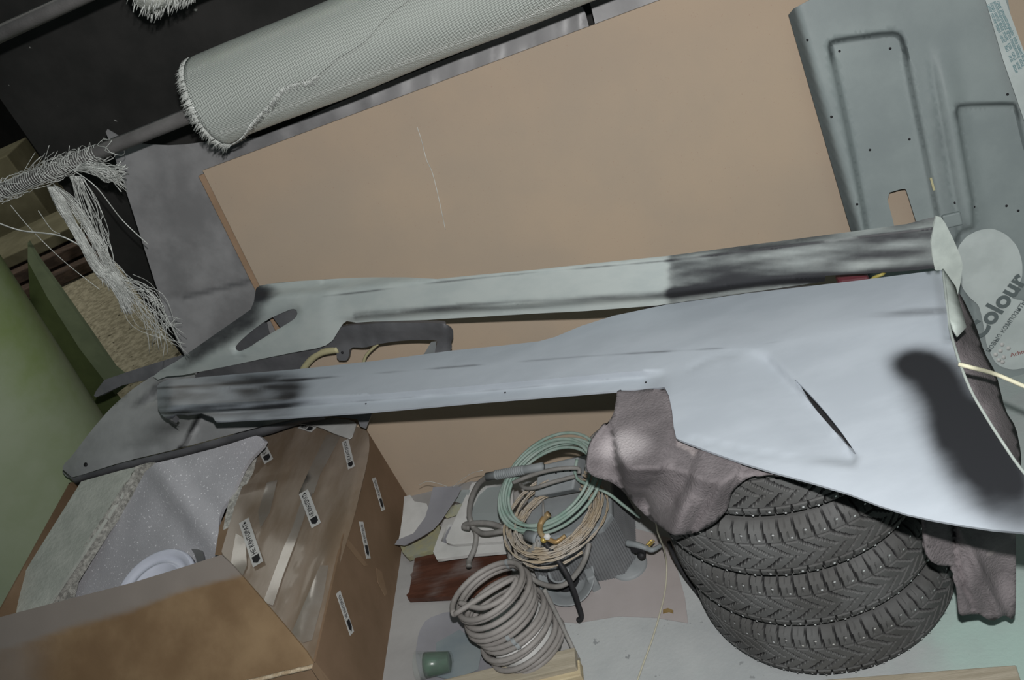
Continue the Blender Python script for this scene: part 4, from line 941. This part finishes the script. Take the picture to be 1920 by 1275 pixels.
# ---- ribbed plastic machine box
def dv(x, y, z): return P(x, y, z)
mA, mB_, mC = P(1112, 1094, 0), P(1186, 1080, 0), P(1197, 1058, 0)
u_ = Vector((1, .02, 0)).normalized(); 
x1, y0 = mB_.x, mA.y
x0_ = P(985, 1090, 0).x+.06
base = [(x0_, y0+.0), (x1-.02, y0), (x1+.015, y0+.05), (x1+.015, y0+.26), (x0_, y0+.26)]
topz = .20
mc = empty('ribbed_machine', (x1-.15, y0+.13, 0), 'boxy dusty grey machine with finely ribbed sides under the heap of cables', 'machine')
def ribbed(name, pts, z0, z1, inset, m):
    n = len(pts); cxm = sum(p[0] for p in pts)/n; cym = sum(p[1] for p in pts)/n; ring = []
    for i in range(n):
        a, b = Vector(pts[i]), Vector(pts[(i+1) % n]); L_ = (b-a).length; k = max(2, int(L_/.0022)); nn = Vector(((b-a).y, -(b-a).x)).normalized()
        for j in range(k): ring.append(a+(b-a)*j/k+nn*(.0022 if j % 4 < 2 else 0))
    vs = []; fs = []; N_ = len(ring); K = 24
    for q in range(K+1):
        t = q/K; s_ = 1-inset*t; off = .0008 if q % 2 else 0
        for p in ring: vs.append((cxm+(p.x-cxm)*(s_+off), cym+(p.y-cym)*(s_+off), z0+(z1-z0)*t))
    for q in range(K):
        for k in range(N_): l = (k+1) % N_; fs.append((q*N_+k, q*N_+l, (q+1)*N_+l, (q+1)*N_+k))
    return link(name, vs, fs, m, mc, False)
ribbed('ribbed_body', base, .001, topz-.02, .10, MT['ribs'])
cxm = sum(p[0] for p in base)/5; cym = sum(p[1] for p in base)/5
tpz = [Vector((cxm+(p[0]-cxm)*.91, cym+(p[1]-cym)*.91, topz)) for p in base]
bevel(fixn(link('top_cover', *prism_vf(tpz, -Z*.03), MT['device'], mc, False)), .008, 3)
lathe('foot_disc', [(0, .012), (.05, .012), (.055, .006), (.055, 0)], P(1180, 1062, .001), MT['device'], mc)
# control box on top
cb = empty('control_box', P(1045, 900, .26), 'pale grey flat control box with small holes under the teal cable', 'box')
C0, C1, C2 = P(1010, 872, .31), P(1084, 856, .33), P(1000, 932, .255)
uu = (C1-C0); vv = (C2-C0); nn = uu.cross(vv).normalized(); nn = nn if nn.dot(O-C0) > 0 else -nn
bevel(fixn(link('housing', *prism_vf([C0, C1, C1+vv*1.0, C2], -nn*.05), MT['device'], cb, False)), .006, 3)
for fx, fy in [(.50, .38), (.68, .36), (.86, .40), (.50, .62), (.80, .66)]: lathe('vent_hole', [(0, .001), (.0028, .001), (.0028, -.001)], C0+uu*fx+vv*fy, MT['inkblack'], cb, nn, 8)
mk = C0+uu*.33+vv*.2
link('marking', *tube_vf([mk+nn*.0012, mk+uu*.1+nn*.0012, mk+uu*.1+vv*.12+nn*.0012, mk+uu*.16+vv*.06+nn*.0012], .0012, 4), MT['inkblack'], cb)

# ---- cables
def ell(c, u, v, ru, rv, n, a0=0, a1=2*pi, jit=.01, lift=.02, seed=0, turns=1, drift=0):
    rnd_ = random.Random(seed); pts = []; N_ = int(n*turns); o1, o2 = rnd_.uniform(0, 9), rnd_.uniform(0, 9)
    for i in range(N_+1):
        t = i/n; an = a0+(a1-a0)*t; k = i/8
        r_ = 1+jit*10*noise.noise(Vector((k*.45, o1, 0)))
        pts.append(c+u*(cos(an)*ru*r_)+v*(sin(an)*rv*r_)+Z*(lift*(.5+noise.noise(Vector((k*.4, o2, 3)))))+u*drift*i/N_)
    return pts
tpl = lambda x, y: P(x, y, .30-(y-900)*.0006)
tcz = .28
tcen = tpl(1035, 920); eu = tpl(1115, 880)-tcen; ev = tpl(1010, 995)-tcen
eu_, ev_ = (tpl(1120, 900)-tpl(950, 940))*.5, (tpl(1045, 840)-tpl(1020, 1002))*.5
tcl = empty('teal_cable', tcen, 'loosely coiled teal green cable on top of the grey control box', 'cable')
link('cable_coil', *tube_vf(crom(ell(tcen, eu_.normalized(), ev_.normalized(), eu_.length, ev_.length, 16, 1.2, 1.2+2*pi, .026, .06, 4, 4.3), 5), .0048, 8), MT['teal'], tcl)
link('cable_coil', *tube_vf(crom(ell(tcen+eu_*.04-ev_*.05, eu_.normalized(), ev_.normalized(), eu_.length*.95, ev_.length*.93, 14, .4, .4+2*pi, .038, .07, 8, 2.6), 5), .0048, 8), MT['teal'], tcl)
link('cable_tail', *tube_vf(crom([tpl(1082, 862), tpl(1078, 885), tpl(1085, 900), tpl(1110, 912), P(1140, 925, .27), P(1170, 948, .22), P(1200, 970, .17)], 6), .0048, 8), MT['teal'], tcl)
bwz = lambda x, y: P(x, y, .215)
bc = bwz(1050, 985); bu, bv = (bwz(1135, 965)-bwz(965, 1000))*.5, (bwz(1065, 910)-bwz(1035, 1062))*.5
bw = empty('twisted_wire', bc, 'big loose bundle of thin twisted beige wire below the teal cable', 'wire')
for k in range(7):
    f1_ = .80+.045*k
    pts = crom(ell(bc+bu*.02*(k % 3-1), bu.normalized(), bv.normalized(), bu.length*f1_, bv.length*f1_, 14, k*.9, k*.9+2*pi, .026, .045+.004*k, 20+k, 2.0), 7)
    for ph in (0, pi):
        tw = []
        for i, p in enumerate(pts):
            t_ = (pts[min(i+1, len(pts)-1)]-pts[max(i-1, 0)]).normalized(); a1 = t_.cross(Z).normalized(); a2 = t_.cross(a1)
            tw.append(p+(a1*cos(i*.55+ph)+a2*sin(i*.55+ph))*.0021)
        link('wire_loop', *tube_vf(tw, .0021, 6), MT['beige'], bw)
# grey thick cable looping from the grip
gz = .30
eh = empty('cable_grip', P(960, 880, .34), 'ribbed grey handle of a welding cable lying over the board behind', 'handle')
ga, gb_ = P(913, 894, .34), P(1020, 874, .37); gd = (gb_-ga).normalized(); GL = (gb_-ga).length
prof = [(0, 0), (.0125, 0), (.0125, GL*.16), (.0145, GL*.17)]
for i in range(14): t = .18+.5*i/14; prof += [(.0145, GL*t), (.0145 if t < .5 else .0130, GL*(t+.018)), (.0137 if t < .5 else .0115, GL*(t+.02)), (.0137 if t < .5 else .0115, GL*(t+.03))]
prof += [(.012, GL*.72), (.012, GL*.98), (0, GL)]
link('grip_body', *lathe_vf(prof, ga, gd, 24), MT['device'], eh)
link('grip_slot', *box_vf(ga+gd*GL*.3-F*.0135, gd*GL*.14, F.cross(gd).normalized()*.003, F*.002), MT['inkblack'], eh, False)
def cab(pts, r, m, label, cat='cable', name='cable'): return tag(link(name, *tube_vf(crom([P(x, y, z) for x, y, z in pts], 8), r, 10), MT[m]), label, cat)
cab([(914, 894, .335), (897, 908, .30), (884, 935, .25), (880, 965, .20), (886, 985, .17), (893, 1003, .14), (889, 1030, .12), (880, 1050, .11), (879, 1062, .11)], .0085, 'cable', 'grey cable dropping from the ribbed handle towards the hose coil')
cab([(880, 990, .165), (870, 988, .165), (878, 982, .175), (915, 981, .19), (945, 990, .19)], .0085, 'cable', 'grey cable loop crossing the white frame horizontally')
cab([(888, 990, .16), (905, 1000, .165), (930, 998, .18), (960, 992, .19)], .0085, 'cable', 'lower grey cable loop lying under the crossing one')
cab([(962, 905, .33), (1000, 890, .35), (1040, 880, .36), (1082, 878, .35), (1086, 888, .34)], .0060, 'cable', 'grey cable lying across the control box, upper of two')
cab([(975, 908, .30), (985, 915, .31), (1005, 914, .32), (1040, 903, .33), (1078, 893, .33)], .0060, 'cable', 'grey cable lying across the control box, lower of two')
cab([(1098, 838, .30), (1112, 818, .33), (1128, 806, .35), (1150, 798, .36)], .0050, 'cable', 'grey cable rising from the teal coil behind the hanging cloth')
cab([(950, 1060, .20), (975, 1045, .23), (1000, 1028, .26), (1006, 1012, .27)], .0080, 'cable', 'thick grey cable below the bronze clamp, left of a pair')
cab([(970, 1058, .20), (990, 1042, .23), (1008, 1026, .26), (1010, 1016, .27)], .0080, 'cable', 'thick grey cable below the bronze clamp, right of a pair')
cab([(958, 1000, .21), (955, 1020, .20), (957, 1050, .19)], .0065, 'cable', 'short upright grey cable left of the beige wire bundle')
cab([(1022, 1018, .27), (1042, 1045, .24), (1062, 1075, .20), (1075, 1105, .15), (1083, 1130, .10), (1090, 1155, .06), (1084, 1163, .05)], .0075, 'black', 'blackish cable ending in a loose tip before the round lamp')
cab([(1105, 1018, .22), (1098, 1045, .20), (1086, 1068, .17), (1065, 1092, .14), (1040, 1100, .13), (1010, 1092, .12), (985, 1075, .14)], .0075, 'cable', 'grey cable curving through the mouth of the round lamp')
cab([(1254, 1016, .20), (1265, 1045, .14), (1285, 1080, .08), (1308, 1112, .03), (1335, 1150, .012), (1345, 1170, .012)], .0055, 'black', 'black cable running down beside the tyre stack')
cab([(1229, 975, .32), (1234, 1000, .25), (1245, 1030, .12), (1250, 1060, .03), (1248, 1100, .010), (1240, 1140, .010), (1224, 1195, .010), (1206, 1245, .010), (1190, 1290, .010)], .0023, 'palecord', 'thin pale cord running down the floor left of the tyres', 'cord', 'pale_cord')
# bronze clamp
bz = empty('bronze_clamp', P(1015, 990, .29), 'bronze coloured earthing clamp with a bolt lying on the cables', 'clamp')
def cpt(x, y, z=.29): return P(x, y, z)
pa = crom([cpt(1029, 964, .31), cpt(1020, 972, .30), cpt(1013, 985), cpt(1014, 1000), cpt(1024, 1008, .285), cpt(1040, 1016, .28), cpt(1050, 1012, .28), cpt(1060, 1004, .285)], 6)
vs, fs = tube_vf(pa, lambda t: .0095-.004*t, 8); link('clamp_jaw', vs, fs, MT['bronze'], bz)
link('clamp_bolt', *tube_vf([cpt(1018, 940, .33), cpt(1019, 968, .31)], .0035, 8), MT['cable'], bz)
lathe('bolt_nut', [(0, .012), (.0095, .012), (.0095, 0), (.0095, -.008), (0, -.008)], cpt(1026, 1006, .295), MT['offwhite'], bz, F*-1+Z*.2, 6)
lathe('brass_screw', [(0, .006), (.007, .006), (.007, -.01)], cpt(1019, 1013, .285), MT['brass'], bz, (.3, -.5, .3), 12)
pg = empty('cable_plug', cpt(995, 1005, .27), 'round grey plug end lying left of the bronze clamp', 'plug')
link('plug_body', *lathe_vf([(0, 0), (.016, 0), (.017, .03), (.019, .034), (.019, .042), (.014, .044), (.013, .03), (0, .028)], cpt(988, 1004, .27), (cpt(1008, 1010, .27)-cpt(988, 1004, .27)), 24), MT['device'], pg)
# round lamp
lpc = P(1064, 1084, .05); lax = Vector((.05, -.45, .85)).normalized()
lm = empty('work_lamp', lpc, 'round grey work lamp housing lying open on the floor before the ribbed machine', 'lamp')
link('reflector_dish', *lathe_vf([(.0, -.028), (.045, -.025), (.055, 0.0), (.078, .012), (.083, .016), (.083, .010), (.060, -.006), (.05, -.034), (0, -.036)], lpc, lax, 64), MT['device'], lm)
link('lamp_socket', *lathe_vf([(.044, -.02), (.046, .012), (.040, .014), (.036, -.015), (0, -.015)], lpc+lax*.004+Vector((-.012, .012, 0)), lax, 40), MT['black'], lm)
link('inner_ring', *lathe_vf([(.030, .014), (.033, .030), (.028, .032), (.025, .012)], lpc+Vector((-.02, .02, .0)), lax, 40), MT['device'], lm)
o = link('side_bracket', *box_vf(P(1108, 1080, .03), (.012, .004, 0), (-.01, .035, 0), (0, 0, .03)), MT['device'], lm, False); fixn(o); bevel(o, .004)
# spring clamp
scp = empty('spring_clamp', P(1210, 1020, .1), 'grey spring clamp with black jaw pads by the ribbed machine', 'clamp')
link('clamp_arm', *tube_vf(crom([P(1176, 1018, .12), P(1195, 1022, .12), P(1212, 1028, .11), P(1224, 1031, .11), P(1240, 1022, .10)], 5), lambda t: .010-.004*t, 8), MT['device'], scp)
o = link('jaw_pad', *box_vf(P(1196, 1031, .10), P(1212, 1033, .10)-P(1198, 1029, .10), Z*.012, Vector((0, .008, 0))), MT['black'], scp, False); fixn(o); bevel(o, .004)
lathe('jaw_tip', [(0, -.012), (.010, -.008), (.012, .006), (0, .008)], P(1203, 1040, .09), MT['black'], scp, (0, 0, 1), 16)
sp_ = [P(1214+i*.30, 1024-i*.33, .115)+Vector((cos(i*1.2)*.007, 0, sin(i*1.2)*.007)) for i in range(32)]
link('spring', *tube_vf(sp_, .0013, 5), MT['brass'], scp)
# cord at the right
tag(tube('rope', [LS(1798, 683, .006), LS(1825, 690, -.002), P(1868, 702, .72), P(1925, 726, .70), P(1990, 750, .70)], .0042, MT['rope'], seg=8), 'white cord stretching from the skirt edge out to the right', 'cord')
